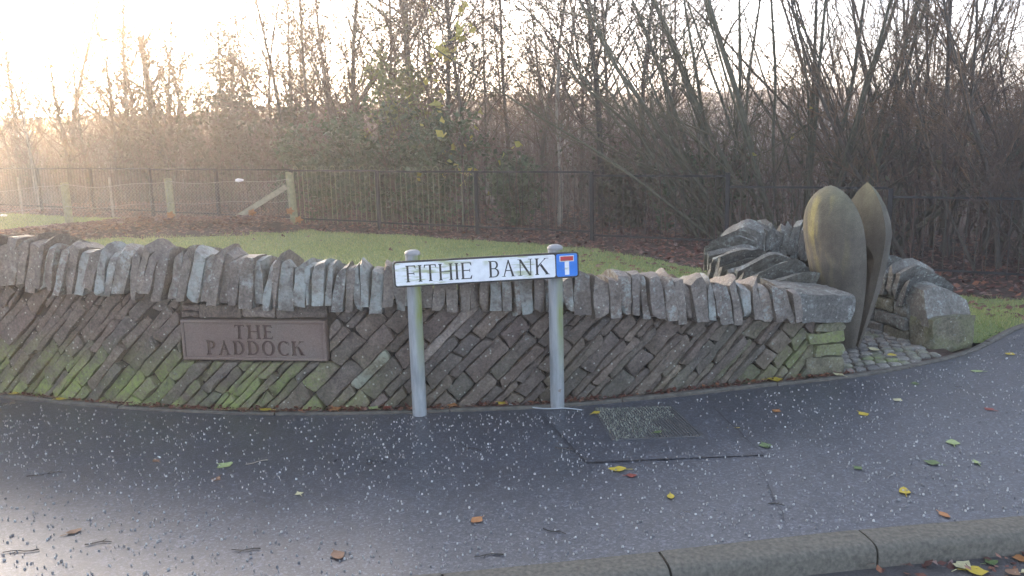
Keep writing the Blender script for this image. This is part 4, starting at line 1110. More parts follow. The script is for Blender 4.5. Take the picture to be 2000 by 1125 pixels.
# ------------------------------------------------------------------ lawn, grass, leaf litter
def wall_y(x): return np.interp(x, WALL.p[:, 0], WALL.p[:, 1])
def lawn_mask(x, y, jit=0.0):
    fs = fence_side(x, y)
    margin = 0.45 + 0.25 * smoothstep(-2, 0.8, x) + 1.0 * smoothstep(0.8, 2.2, x) - 0.9 * smoothstep(2.9, 3.6, x)
    m_ = fs < -(margin + 0.25 * (vnoise(x, y, 1.7, 9) - 0.5)) + jit
    behind = (y > wall_y(x) + 0.38) & (x < 1.62)
    right = (x > 2.7) & (y > edge_y(x) + 0.05) & ((x > 3.02) | (y > 6.6))
    back = (x >= 1.62) & (x <= 3.1) & (y > 7.15)
    m_ &= (behind | right | back)
    md = mound_dist(x, y)
    wx_ = np.interp(x, [q[0] for q in WPOS], [q[1] for q in WPOS])
    m_ &= ~((md < 0.62 + 0.25 * (vnoise(x, y, 2.0, 4) - 0.5)) & (x > -9.0) & (x < -3.2))
    return m_
lawn = grid_sheet('lawn', -16, 12, 4.4, 20, 280, 156, lambda x, y: ground(x, y) + 0.0, M['turf'], keep=lambda x, y: lawn_mask(x, y, 0.05)); tag(lawn, kind='structure')
rg = np.random.RandomState(11)
def sample_lawn(n_, near):
    x = rg.uniform(-13, 8, n_); y = 4.5 + 14.5 * rg.rand(n_) ** (1.6 if near else 1.0)
    # only where the camera or a step to its side could see
    k_ = (np.abs(x / y) < 0.85) & lawn_mask(x, y)
    return x[k_], y[k_]
gx, gy = sample_lawn(330000, True); n = len(gx); print('blades', n)
gz = ground(gx, gy); hh = (0.018 + 0.030 * rg.rand(n)) * (0.45 + 0.7 * vnoise(gx, gy, 2.2, 6) + 0.8 * vnoise(gx, gy, 7.0, 2) ** 3); az = rg.uniform(0, 6.283, n); wv = 0.0022 + 0.0003 * gy; ln = rg.uniform(0.2, 1.0, n) * hh; la = rg.uniform(0, 6.283, n)
a0 = np.stack([gx + np.cos(az) * wv, gy + np.sin(az) * wv, gz], 1); a1 = np.stack([gx - np.cos(az) * wv, gy - np.sin(az) * wv, gz], 1); a2 = np.stack([gx + np.cos(la) * ln, gy + np.sin(la) * ln, gz + hh], 1)
V = np.stack([a0, a1, a2], 1).reshape(-1, 3)
o = npmesh('grass', V, np.arange(3 * n).reshape(-1, 3), M['grass']); tag(o, 'short green grass of the lawn behind the wall', 'grass', kind='stuff')

def leaf_cloud(px, py, pz, size, rs_, flat=0.35, elong=1.5):
    """small folded leaves: 4 vertices, 2 triangles each"""
    n_ = len(px); c_ = np.stack([px, py, pz], 1)
    a = rs_.uniform(0, 6.283, n_); d = np.stack([np.cos(a), np.sin(a), rs_.normal(0, flat, n_)], 1); d /= np.linalg.norm(d, axis=1, keepdims=True)
    r_ = rs_.normal(0, 1, (n_, 3)); r_[:, 2] *= flat * 1.5; e = np.cross(d, np.array([0, 0, 1.0])) + r_ * flat; e -= d * (e * d).sum(1, keepdims=True); e /= np.linalg.norm(e, axis=1, keepdims=True) + 1e-9
    nn_ = np.cross(d, e); s_ = np.asarray(size)[:, None]; f_ = rs_.uniform(-0.1, 0.35, (n_, 1)) * s_
    v0 = c_ - d * s_ * elong / 2; v2 = c_ + d * s_ * elong / 2; v1 = c_ + e * s_ * 0.5 + nn_ * f_; v3 = c_ - e * s_ * 0.5 + nn_ * f_
    V = np.stack([v0, v1, v2, v3], 1).reshape(-1, 3); b_ = np.arange(n_)[:, None] * 4
    return V, np.vstack([np.hstack([b_, b_ + 1, b_ + 2]), np.hstack([b_, b_ + 2, b_ + 3])])
rl = np.random.RandomState(31)
n = 60000; x = rl.uniform(-13, 8, n); y = rl.uniform(6, 20, n); fs = fence_side(x, y)
k_ = (~lawn_mask(x, y) | (rl.rand(n) < 0.022)) & (fs < 4.5) & (fs > -2.0) & (y > 7.3)
md = mound_dist(x, y); k_ |= (md < 0.75) & (x > -9.2) & (rl.rand(n) < 0.9)
k_ |= lawn_mask(x, y) & (x > 0.6) & (fs > -3.6) & (rl.rand(n) < 0.22)
k_ &= np.abs(x / y) < 0.85
x, y = x[k_], y[k_]
x2 = rl.normal(0, 1, 9000); t_ = rl.rand(9000); i_ = rl.randint(0, 3, 9000)       # the heap round the timber posts
hx = MOUND[i_, 0] + (MOUND[i_ + 1, 0] - MOUND[i_, 0]) * t_ + x2 * 0.22; hy = MOUND[i_, 1] + (MOUND[i_ + 1, 1] - MOUND[i_, 1]) * t_ + rl.normal(0, 1, 9000) * 0.26
x = np.concatenate([x, hx]); y = np.concatenate([y, hy]); n = len(x)
V, T_ = leaf_cloud(x, y, ground(x, y) + 0.006 + 0.035 * rl.rand(n) ** 2, 0.030 + 0.035 * rl.rand(n), rl, 0.3, 1.35)
o = npmesh('leaf_litter', V, T_, M['litter']); tag(o, 'red brown dead leaves carpeting the ground under the railing', 'leaf litter', kind='stuff')
# a few big orange leaves on the heap by the corner post
for q, (x, y, lab) in enumerate(((-3.62, 13.75, 'big orange dead leaf leaning on the braced timber post'), (-3.45, 13.6, 'orange brown dead leaf beside the braced timber post foot'), (-4.15, 13.45, 'orange dead leaf on the heap below the brace'), (-5.35, 13.2, 'bright orange dead leaf at the middle timber post'))):
    z = float(ground(x, y)) + (0.2 if q == 0 else 0.08); bm = bmesh.new(); k = 12
    vs_ = []
    for i in range(k):
        a = 2 * math.pi * i / k; r_ = 0.10 * (1.0 if i % 2 == 0 else 0.6) * (0.8 + 0.3 * math.cos(a))
        vs_.append(bm.verts.new((x + r_ * math.cos(a), y - 0.02 * math.cos(3 * a), z + r_ * math.sin(a) * 0.8)))
    c_ = bm.verts.new((x, y - 0.03, z))
    for i in range(k): bm.faces.new((vs_[i], vs_[(i + 1) % k], c_))
    bmesh.ops.solidify(bm, geom=bm.faces[:], thickness=0.003)
    o = bmobj('dead_leaf', bm, FL['orange']); tag(o, lab, 'leaf', 'dead leaves on the heap')

# debris strip along the wall foot
n = 2600; sx = rl.uniform(-4.6, 1.95, n); u = rl.rand(n)
sy = edge_y(sx) + 0.02 + u * (wall_y(sx) - edge_y(sx) - 0.0)
V, T_ = leaf_cloud(sx, sy, 0.006 + 0.02 * rl.rand(n) ** 2, 0.008 + 0.022 * rl.rand(n) ** 2, rl, 0.35, 1.6)
o = npmesh('wall_foot_litter', V, T_, M['litter']); tag(o, 'brown leaf crumbs and dirt along the foot of the wall', 'leaf litter', kind='stuff')


# ------------------------------------------------------------------ trees and undergrowth
def unit(v): return v / (np.linalg.norm(v, axis=-1, keepdims=True) + 1e-9)
def grow(start, dirs, length, r0_, k, rs_, wander=0.15, upward=0.0, taper=0.25, droop=0.0):
    n_ = len(start); pts = np.zeros((n_, k + 1, 3)); pts[:, 0] = start; d = unit(np.asarray(dirs, float))
    step = (np.asarray(length) / k)[:, None]
    for i in range(k):
        pts[:, i + 1] = pts[:, i] + d * step
        d = d + rs_.normal(0, wander, (n_, 3)); d[:, 2] += upward - droop * (i / k); d = unit(d)
    rad = np.asarray(r0_)[:, None] * np.linspace(1, taper, k + 1)[None, :]
    return pts, rad
def spawn(pts, rad, per, rs_, t0=0.25, t1=1.0, ang=(35, 65), lf=(0.3, 0.6), base_len=None, rf=0.55):
    n_, k1, _ = pts.shape; m_ = n_ * per
    par = np.repeat(np.arange(n_), per); t = rs_.uniform(t0, t1, m_) * (k1 - 1); i = np.minimum(t.astype(int), k1 - 2); f_ = (t - i)[:, None]
    st = pts[par, i] * (1 - f_) + pts[par, i + 1] * f_; tan = unit(pts[par, i + 1] - pts[par, i])
    rr = rad[par, i] * (1 - f_[:, 0]) + rad[par, i + 1] * f_[:, 0]
    a = R(1) * rs_.uniform(ang[0], ang[1], m_); rv = rs_.normal(0, 1, (m_, 3)); side_ = unit(rv - tan * (rv * tan).sum(1, keepdims=True))
    d = tan * np.cos(a)[:, None] + side_ * np.sin(a)[:, None]
    plen = np.linalg.norm(pts[:, -1] - pts[:, 0], axis=1)[par] if base_len is None else np.full(m_, base_len)
    L = plen * rs_.uniform(lf[0], lf[1], m_) * (1.15 - 0.6 * t / (k1 - 1))
    return st, d, L, np.maximum(rr * rf, 0.0018)
def join(parts):
    V = []; Q = []; off = 0
    for v, q in parts: V.append(v); Q.append(q + off); off += len(v)
    return np.vstack(V), np.vstack(Q)
def quads_to_tris(Q): return np.vstack([Q[:, [0, 1, 2]], Q[:, [0, 2, 3]]])
TRI_TOTAL = [0]
def make_tree(name, base, height, r_, seed, label, group, bark, twig, lean=(0, 0), n_branch=26, per2=5, per3=4, leaf=None, n_leaf=0, leaf_size=0.05, t0=0.2, ang=(30, 60), lf=(0.22, 0.42), snag=False, cat='tree', up1=0.05, ivy=0):
    rs_ = np.random.RandomState(seed)
    gz_ = float(ground(base[0], base[1])); b_ = np.array([[base[0], base[1], gz_ - 0.1]])
    root = empty(name, (base[0], base[1], gz_)); tag(root, label, cat, group)
    tp, tr = grow(b_, np.array([[lean[0], lean[1], 1.0]]), np.array([height]), np.array([r_]), 16, rs_, 0.035, 0.02, 0.65 if snag else 0.2)
    V, Q = tube_np(tp, tr, 8); npmesh('trunk', V, Q, bark, root, smooth=True); TRI_TOTAL[0] += 2 * len(Q)
    parts = []
    st, d, L, rr = spawn(tp, tr, int(n_branch * 1.45), rs_, t0, 0.98, ang, lf, rf=0.42)
    bp_, br_ = grow(st, d, L, rr, 6, rs_, 0.13, up1, 0.3); parts.append(tube_np(bp_, br_, 4))
    st, d, L, rr = spawn(bp_, br_, per2, rs_, 0.2, 1.0, (25, 60), (0.3, 0.6)); p2, q2 = grow(st, d, L, np.maximum(rr, 0.005), 3, rs_, 0.18, 0.05, 0.4); parts.append(tube_np(p2, q2, 3))
    allp = [bp_.reshape(-1, 3), p2.reshape(-1, 3)]
    if per3:
        st, d, L, rr = spawn(p2, q2, per3, rs_, 0.15, 1.0, (25, 65), (0.35, 0.7)); p3, q3 = grow(st, d, L, np.maximum(rr * 0.8, 0.004), 1, rs_, 0.2, 0.04, 0.5); parts.append(tube_np(p3, q3, 3)); allp.append(p3.reshape(-1, 3))
    V, Q = join(parts); crown = npmesh('crown', V, Q, twig, root); TRI_TOTAL[0] += 2 * len(Q)
    if leaf is not None and n_leaf:
        src = np.vstack(allp[1:]); pk = src[rs_.randint(0, len(src), n_leaf)] + rs_.normal(0, 0.03, (n_leaf, 3))
        V, T_ = leaf_cloud(pk[:, 0], pk[:, 1], pk[:, 2], leaf_size * rs_.uniform(0.6, 1.3, n_leaf), rs_, 0.8, 1.5); npmesh('leaves', V, T_, leaf, crown)['kind'] = 'stuff'; TRI_TOTAL[0] += len(T_)
    if ivy:
        t = rs_.rand(ivy) ** 0.8 * 15.9; i = t.astype(int); f_ = (t - i)[:, None]
        c_ = tp[0][i] * (1 - f_) + tp[0][np.minimum(i + 1, 16)] * f_; c_ = c_ + rs_.normal(0, 1, (ivy, 3)) * np.array([0.10, 0.10, 0.06]) * (0.6 + 0.9 * vnoise(t, t * 0, 1.3, seed))[:, None]
        V, T_ = leaf_cloud(c_[:, 0], c_[:, 1], c_[:, 2], 0.045 * rs_.uniform(0.6, 1.3, ivy), rs_, 0.8, 1.2); npmesh('ivy', V, T_, M['leaf_dull'], root)['kind'] = 'stuff'; TRI_TOTAL[0] += len(T_)
    return root
def X_at(px, Y): return (px - 1000) / F_PX * Y / math.cos(PITCH) * 1.0
G_L, G_M, G_R = 'bare trees against the low sun', 'slender trees behind the railing', 'bare shrubs on the right'
ba, bg, bd, bpale = M['bark'], M['bark_green'], M['bark_dark'], M['bark_pale']
tw, tr_, tg, to_ = M['twig'], M['twig_red'], M['twig_green'], M['twig_orange']
LD, LB, LG, LBR = M['leaf_dull'], M['leaf_bright'], M['leaf_green'], M['leaf_brown']
trees = [
    # x, y, height, radius, lean x, branches, leaves, ivy, bark, twig, label
    (-12.4, 20.5, 5.2, 0.06, 0.02, 26, 500, 500, ba, tw, 'bare tree leftmost in the picture, right in the sun glow'),
    (-11.7, 22.5, 5.8, 0.07, 0.05, 26, 400, 700, ba, tw, 'slim bare tree second from the left in the sun glow'),
    (-10.9, 21.0, 4.6, 0.05, -0.03, 24, 400, 600, ba, tw, 'short twiggy tree above the first pale stake'),
    (-11.4, 25.0, 5.5, 0.07, 0.0, 26, 300, 900, ba, tw, 'ivy covered trunk behind the leaning pale sapling'),
    (-9.7, 21.6, 5.0, 0.09, 0.01, 24, 400, 1200, bd, tw, 'stout ivy clad trunk above the left timber post'),
    (-8.85, 22.6, 4.7, 0.07, -0.02, 26, 400, 900, ba, tw, 'twiggy tree between the left and middle timber posts, near the left one'),
    (-7.5, 22.0, 4.6, 0.06, 0.05, 24, 500, 700, ba, tw, 'forked twiggy tree above the sagging top wire'),
    (-7.2, 24.5, 5.6, 0.05, 0.0, 22, 250, 300, ba, tw, 'thin straight pole tree right of the snapped trunk'),
    (-6.2, 22.5, 5.6, 0.055, 0.0, 22, 300, 400, ba, tw, 'thin straight tree above the middle of the netting'),
    (-5.1, 20.0, 5.6, 0.05, 0.01, 24, 400, 300, ba, tr_, 'slender tree above the diagonal brace'),
    (-4.2, 18.2, 6.2, 0.05, 0.02, 26, 350, 200, ba, tr_, 'tall thin tree left of the braced timber post'),
    (-3.75, 18.4, 6.2, 0.05, 0.03, 26, 350, 200, ba, tr_, 'tall thin tree directly above the braced timber post'),
    (-3.1, 17.0, 6.0, 0.065, -0.02, 30, 350, 500, bd, tw, 'dark trunk with a knot above the left paling bars'),
    (-2.65, 18.5, 6.4, 0.06, 0.05, 30, 350, 200, ba, tr_, 'slender tree leaning slightly right above the paling bars'),
    (-1.95, 17.2, 7.0, 0.095, 0.0, 32, 500, 900, bg, tw, 'tallest thick straight trunk left of the street sign top'),
    (-1.25, 16.2, 5.6, 0.06, 0.06, 34, 500, 200, bd, tw, 'dark spreading tree behind the evergreen bushes'),
    (-0.6, 15.6, 5.4, 0.05, -0.10, 34, 500, 200, bd, tw, 'dark tree forking towards the left above the sign'),
    (0.05, 17.5, 6.2, 0.05, 0.0, 26, 350, 200, ba, tr_, 'thin upright tree above the word BANK'),
    (0.55, 16.0, 5.4, 0.045, 0.06, 28, 300, 150, ba, tr_, 'thin dark tree just left of the pale snag'),
    (1.56, 14.3, 6.6, 0.062, -0.005, 36, 500, 1100, bd, tw, 'straight dark ivy topped trunk right of the pale snag'),
    (2.3, 14.6, 5.6, 0.05, -0.02, 30, 400, 500, bd, tw, 'dark upright trunk between two railing posts, left of the coppice'),
    (-13.6, 23.5, 4.6, 0.07, 0.02, 30, 900, 1200, ba, tw, 'bushy ivy clad tree at the very left edge, behind the first bare one'),
    (-10.4, 24.2, 4.6, 0.07, 0.02, 30, 900, 1200, ba, tw, 'bushy tree in the glow left of the stout ivy clad trunk'),
    (-9.2, 24.8, 4.8, 0.06, 0.0, 30, 900, 1200, ba, tw, 'leafy hazy tree just left of the snapped trunk'),
    (-8.0, 24.6, 4.2, 0.06, 0.03, 30, 900, 1000, ba, tw, 'leafy hazy tree tangled behind the snapped trunk'),
    (-6.9, 21.0, 3.6, 0.05, 0.02, 30, 900, 800, ba, tw, 'low leafy tree above the white plastic scrap'),
    (-5.6, 23.0, 4.2, 0.05, -0.02, 30, 900, 800, ba, tr_, 'low leafy tree left of the diagonal brace'),
    (-4.7, 22.0, 4.4, 0.05, 0.02, 30, 900, 500, ba, tr_, 'leafy hazy tree behind the slender one above the brace'),
    (-1.6, 20.0, 4.8, 0.05, 0.0, 30, 900, 400, ba, tr_, 'hazy leafy tree just right of the thickest straight trunk'),
    (0.9, 19.5, 4.6, 0.05, 0.0, 30, 800, 400, ba, tr_, 'hazy twiggy tree behind the pale snag'),
    (3.4, 17.5, 5.0, 0.05, 0.0, 30, 600, 300, ba, tr_, 'hazy twiggy tree deep behind the big shrub'),
]
for i, (x, y, h_, r_, lx, nb, nl, iv, bk, tg_, lab) in enumerate(trees):
    make_tree('bare_tree', (x, y), h_, r_, 100 + i, lab, G_L if i < 10 or 20 < i < 28 else G_M, bk, tg_, (lx, 0.0), nb, 5, 4, LD if i % 3 else LB, int(nl * (0.8 if i < 10 or i > 20 else 1.3)), 0.045, ivy=int(iv * 1.2), lf=(0.24, 0.5))
rsap = random.Random(44)
for i in range(22):
    if i < 11: y = rsap.uniform(19, 26); px = 60 + i * 52 + rsap.uniform(-20, 20)
    else: y = rsap.uniform(15.5, 22); px = 600 + (i - 11) * 68 + rsap.uniform(-25, 25)
    make_tree('bare_sapling', (X_at(px, y), y), rsap.uniform(3.6, 4.8) if i < 11 else rsap.uniform(4.6, 6.6), rsap.uniform(0.03, 0.05), 900 + i, 'slender bare sapling crowded in among the other trees of the wood', 'crowded saplings of the wood', ba, tr_ if i % 2 else tw, (rsap.uniform(-0.08, 0.08), 0), 30, 4, 3, LD, 260, 0.045, lf=(0.25, 0.5))
make_tree('snapped_trunk', (-8.2, 20.2), 4.0, 0.11, 160, 'thick snapped trunk with a ragged stub at its top', G_L, bd, tw, (0.0, 0), 14, 4, 3, LD, 400, 0.05, snag=True, ivy=1300)
make_tree('birch_sapling', (-10.15, 18.2), 2.6, 0.05, 161, 'pale leaning birch sapling standing behind the left of the netting', G_L, bpale, tw, (-0.06, 0), 12, 4, 3, None, 0, t0=0.5)
make_tree('pale_snag', (0.78, 13.2), 2.6, 0.042, 162, 'pale broken slim trunk standing behind the right post of the sign', G_M, bpale, tr_, (0.0, 0), 10, 4, 3, None, 0, t0=0.3, snag=True)
# young tree keeping big yellow leaves
make_tree('young_tree', (-0.75, 13.2), 3.2, 0.025, 163, 'young tree still holding large yellow green leaves behind the railing', None, ba, tr_, (0.05, -0.02), 18, 3, 0, M['leaf_yellow'], 130, 0.09, t0=0.25, ang=(40, 80), up1=-0.12)

# ---- evergreen bushes
def make_bush(base, size, seed, label, leaf, n_leaf, twig, leaf_size=0.06, group='evergreen bushes behind the railing', stems=14):
    rs_ = np.random.RandomState(seed); gz_ = float(ground(*base)); root = empty('evergreen_bush', (base[0], base[1], gz_)); tag(root, label, 'bush', group)
    st = np.stack([base[0] + rs_.normal(0, 0.12, stems), base[1] + rs_.normal(0, 0.12, stems), np.full(stems, gz_ - 0.05)], 1)
    d = np.stack([rs_.normal(0, 0.45 * size[0] / size[1], stems), rs_.normal(0, 0.35, stems), np.ones(stems)], 1)
    p1, q1 = grow(st, d, size[1] * rs_.uniform(0.6, 1.05, stems), np.full(stems, 0.022), 7, rs_, 0.12, 0.03, 0.3)
    s2 = spawn(p1, q1, 9, rs_, 0.15, 1.0, (35, 75), (0.25, 0.5)); p2, q2 = grow(*s2, 4, rs_, 0.18, 0.04, 0.4)
    V, Q = join([tube_np(p1, q1, 5), tube_np(p2, q2, 3)]); br = npmesh('branches', V, Q, twig, root)
    src = np.vstack([p2.reshape(-1, 3), p1[:, 3:].reshape(-1, 3)]); ce = src[rs_.randint(0, len(src), max(30, n_leaf // 28))]
    pk = ce[rs_.randint(0, len(ce), n_leaf)] + rs_.normal(0, 0.085, (n_leaf, 3)); pk[:, 2] = np.maximum(pk[:, 2], gz_ + 0.03)
    V, T_ = leaf_cloud(pk[:, 0], pk[:, 1], pk[:, 2], leaf_size * rs_.uniform(0.6, 1.3, n_leaf), rs_, 0.75, 1.7); npmesh('foliage', V, T_, leaf, root)['kind'] = 'stuff'
    TRI_TOTAL[0] += 2 * len(Q) + len(T_)
for i, (x, y, w, h_, lf_, nl, lab) in enumerate([
    (-3.1, 14.9, 1.3, 1.9, LG, 4200, 'dark evergreen bush just behind the braced timber post'),
    (-2.2, 14.4, 1.2, 1.75, LG, 4200, 'dark evergreen bush behind the leftmost paling bars'),
    (-1.35, 14.1, 1.2, 2.1, LG, 4800, 'taller evergreen bush left of the yellow leaved young tree'),
    (-1.75, 15.4, 1.0, 2.8, LB, 3000, 'light green bushy shrub rising above the dark evergreens'),
    (0.1, 13.4, 1.0, 1.3, LG, 2400, 'low evergreen bush behind the railing above the word BANK'),
    (-4.6, 17.0, 1.4, 2.3, LD, 3400, 'dull green bush behind the diagonal brace'),
    (-6.4, 19.0, 1.6, 2.4, LD, 3000, 'hazy bush behind the middle timber post'),
    (-8.6, 20.0, 1.6, 2.2, LD, 2600, 'hazy bush between the left and middle timber posts'),
    (2.9, 12.3, 1.0, 1.4, LG, 2200, 'small evergreen bush left of the multi stemmed shrub base'),
    (1.9, 13.0, 1.0, 1.2, LD, 2000, 'low dull bush behind the railing right of the pale snag'),
    (6.6, 9.9, 0.9, 1.2, LD, 1400, 'low dull bush behind the railing at the far right'),
]): make_bush((x, y), (w, h_), 300 + i, lab, lf_, nl, tg)

# ---- multi-stemmed shrubs: fans of arching stems
def make_coppice(base, seed, label, stems, spread, length, bark, twig, per1=14, per2=5, per3=3, group=G_R, rad=(0.012, 0.045), foot=(0.6, 0.3), bias=0.0, leaf=None, n_leaf=0, depth=0.22):
    rs_ = np.random.RandomState(seed); gz_ = float(ground(*base)); root = empty('multi_stem_shrub', (base[0], base[1], gz_)); tag(root, label, 'shrub', group)
    u = np.linspace(-1, 1, stems) + rs_.normal(0, 0.08, stems)
    st = np.stack([base[0] + u * foot[0], base[1] + rs_.normal(0, foot[1], stems), np.full(stems, gz_ - 0.1)], 1)
    d = np.stack([np.sin(u * spread) * 1.0 + bias, rs_.normal(0, depth, stems), np.cos(u * spread)], 1)
    rr = rs_.uniform(rad[0], rad[1], stems)
    p1, q1 = grow(st, d, length * rs_.uniform(0.6, 1.1, stems), rr, 14, rs_, 0.045, 0.012, 0.25)
    V, Q = tube_np(p1, q1, 6); npmesh('stems', V, Q, bark, root, smooth=True); TRI_TOTAL[0] += 2 * len(Q)
    parts = []; s2 = spawn(p1, q1, per1, rs_, 0.12, 1.0, (18, 50), (0.14, 0.34), rf=0.5); p2, q2 = grow(*s2, 5, rs_, 0.10, 0.05, 0.35); parts.append(tube_np(p2, np.maximum(q2, 0.0022), 3))
    s3 = spawn(p2, q2, per2, rs_, 0.1, 1.0, (20, 55), (0.3, 0.6)); p3, q3 = grow(*s3, 2, rs_, 0.14, 0.05, 0.5); parts.append(tube_np(p3, np.maximum(q3, 0.0024), 3))
    if per3:
        s4 = spawn(p3, q3, per3, rs_, 0.1, 1.0, (20, 60), (0.3, 0.7)); p4, q4 = grow(*s4, 1, rs_, 0.15, 0.05, 0.6); parts.append(tube_np(p4, np.maximum(q4, 0.0024), 3))
    V, Q = join(parts); tw_ = npmesh('twigs', V, Q, twig, root); tw_['kind'] = 'stuff'; TRI_TOTAL[0] += 2 * len(Q)
    if leaf is not None:
        src = p3.reshape(-1, 3); pk = src[rs_.randint(0, len(src), n_leaf)]; V, T_ = leaf_cloud(pk[:, 0], pk[:, 1], pk[:, 2], 0.06 * rs_.uniform(0.7, 1.3, n_leaf), rs_, 0.8, 2.2); npmesh('leaves', V, T_, leaf, root)['kind'] = 'stuff'
make_coppice((4.15, 11.6), 401, 'large multi stemmed shrub fanning out behind the seed sculpture', 30, 0.85, 6.2, bg, tg, 9, 4, 2, foot=(0.95, 0.35), rad=(0.018, 0.052), leaf=M['leaf_yellow'], n_leaf=14)
make_coppice((3.0, 12.0), 402, 'leaning group of long stems left of the big multi stemmed shrub', 9, 0.30, 5.8, bg, tg, 11, 5, 2, foot=(0.25, 0.2), bias=-0.30, rad=(0.025, 0.055))
make_coppice((5.9, 10.9), 403, 'dense brown twiggy shrub right of the seed sculpture', 30, 0.65, 5.4, M['bark'], to_, 15, 5, 3, foot=(0.8, 0.4), bias=0.12, rad=(0.008, 0.035))
make_coppice((7.6, 11.2), 404, 'brown twiggy shrub at the far right edge of the wood', 26, 0.7, 5.6, M['bark'], to_, 15, 5, 3, foot=(0.8, 0.4), rad=(0.008, 0.035))
make_coppice((6.6, 13.2), 405, 'orange brown twiggy shrub furthest back on the right', 30, 0.6, 6.4, M['bark'], to_, 15, 5, 3, foot=(1.0, 0.4), rad=(0.008, 0.035))
make_coppice((6.9, 9.5), 406, 'low dense twiggy shrub against the railing on the right', 26, 0.9, 2.6, M['bark'], tw, 14, 6, 3, foot=(0.9, 0.3), rad=(0.006, 0.016))

# ---- undergrowth: a thicket of thin stems through the whole wood (uncountable)
rt2 = np.random.RandomState(77)
def thicket(name, n_, fs0, fs1, x0, x1, h0, h1, twig, label, leafm, n_leaf, per=9, per2=2, rad=0.008):
    bx = rt2.uniform(-34, 30, n_ * 9); by = rt2.uniform(8, 50, n_ * 9); fs_ = fence_side(bx, by)
    ok_ = (fs_ > fs0) & (fs_ < fs1) & (np.abs(bx / by) < 0.80); bx, by = bx[ok_][:n_], by[ok_][:n_]; n_ = len(bx)
    h_ = rt2.uniform(h0, h1, n_) * (0.65 + 0.7 * vnoise(bx, by, 0.7, 8))
    st = np.stack([bx, by, ground(bx, by) - 0.03], 1); d = np.stack([rt2.normal(0, 0.18, n_), rt2.normal(0, 0.18, n_), np.ones(n_)], 1)
    p1, q1 = grow(st, d, h_, rt2.uniform(0.4, 1.2, n_) * rad, 5, rt2, 0.10, 0.02, 0.35)
    s2 = spawn(p1, q1, per, rt2, 0.12, 1.0, (25, 70), (0.18, 0.4)); p2, q2 = grow(*s2, 2, rt2, 0.15, 0.04, 0.45)
    parts = [tube_np(p1, q1, 4), tube_np(p2, np.maximum(q2, 0.002), 3)]
    if per2:
        s3 = spawn(p2, q2, per2, rt2, 0.2, 1.0, (25, 60), (0.35, 0.7)); p3, q3 = grow(*s3, 1, rt2, 0.15, 0.04, 0.6); parts.append(tube_np(p3, np.maximum(q3, 0.0028), 3))
    V, Q = join(parts); o_ = npmesh(name, V, Q, twig); tag(o_, label, 'undergrowth', kind='stuff'); TRI_TOTAL[0] += 2 * len(Q)
    src = p2.reshape(-1, 3); pk = src[rt2.randint(0, len(src), n_leaf)] + rt2.normal(0, 0.03, (n_leaf, 3))
    V, T_ = leaf_cloud(pk[:, 0], pk[:, 1], pk[:, 2], 0.045 * rt2.uniform(0.6, 1.3, n_leaf), rt2, 0.8, 1.5)
    o_ = npmesh(name + '_leaves', V, T_, leafm); tag(o_, label + ', its sparse leaves', 'undergrowth', kind='stuff'); TRI_TOTAL[0] += len(T_)
thicket('undergrowth', 1700, 0.6, 6.0, 0, 0, 1.0, 2.0, tr_, 'reddish brown bramble thicket close behind the railing', LD, 16000, 8, 2, 0.008)
thicket('undergrowth', 1700, 5.0, 13.0, 0, 0, 1.8, 2.9, tw, 'brown thicket of saplings filling the middle of the wood', LD, 16000, 8, 2, 0.014)
thicket('undergrowth', 1900, 12.0, 26.0, 0, 0, 2.2, 3.6, tw, 'distant brown thicket deep in the wood', LBR, 12000, 9, 0, 0.024)
print('vegetation tris', TRI_TOTAL[0])

# far hill seen through the stems
xs = np.linspace(-148, 148, 75); V = []; Fc = []
for i, x in enumerate(xs):
    hgt = 4.3 + 0.9 * math.sin(x * 0.03 + 0.9) + 0.9 * float(vnoise(x, 0, 0.09, 2)) + 0.8 * float(vnoise(x, 0, 0.4, 3))
    V += [(x, 70, -0.7), (x, 88, hgt * 0.75), (x, 100, hgt), (x, 146, hgt * 0.8)]
    if i:
        for k in range(3): a = 4 * (i - 1) + k; Fc.append((a, a + 4, a + 5, a + 1))
o = pymesh('hill', V, Fc, M['hill'], smooth=True); tag(o, kind='structure')

# low winter haze, lit from behind by the sun
bm = bmesh.new(); bmesh.ops.create_cube(bm, size=1.0)
for v in bm.verts: v.co = Vector((v.co.x * 330, v.co.y * 330, 5.0 + v.co.z * 14.0))
m = bpy.data.materials.new('haze_air'); m.use_nodes = True; nt = m.node_tree; nt.nodes.remove(nt.nodes['Principled BSDF'])
pv = nt.nodes.new('ShaderNodeVolumePrincipled'); pv.inputs['Color'].default_value = (0.95, 0.95, 0.96, 1); pv.inputs['Density'].default_value = HAZE; pv.inputs['Anisotropy'].default_value = 0.68
nt.links.new(pv.outputs[0], nt.nodes['Material Output'].inputs['Volume'])
o = bmobj('haze', bm, m); tag(o, 'thin pale haze glowing in the low sunlight', 'haze', kind='stuff')

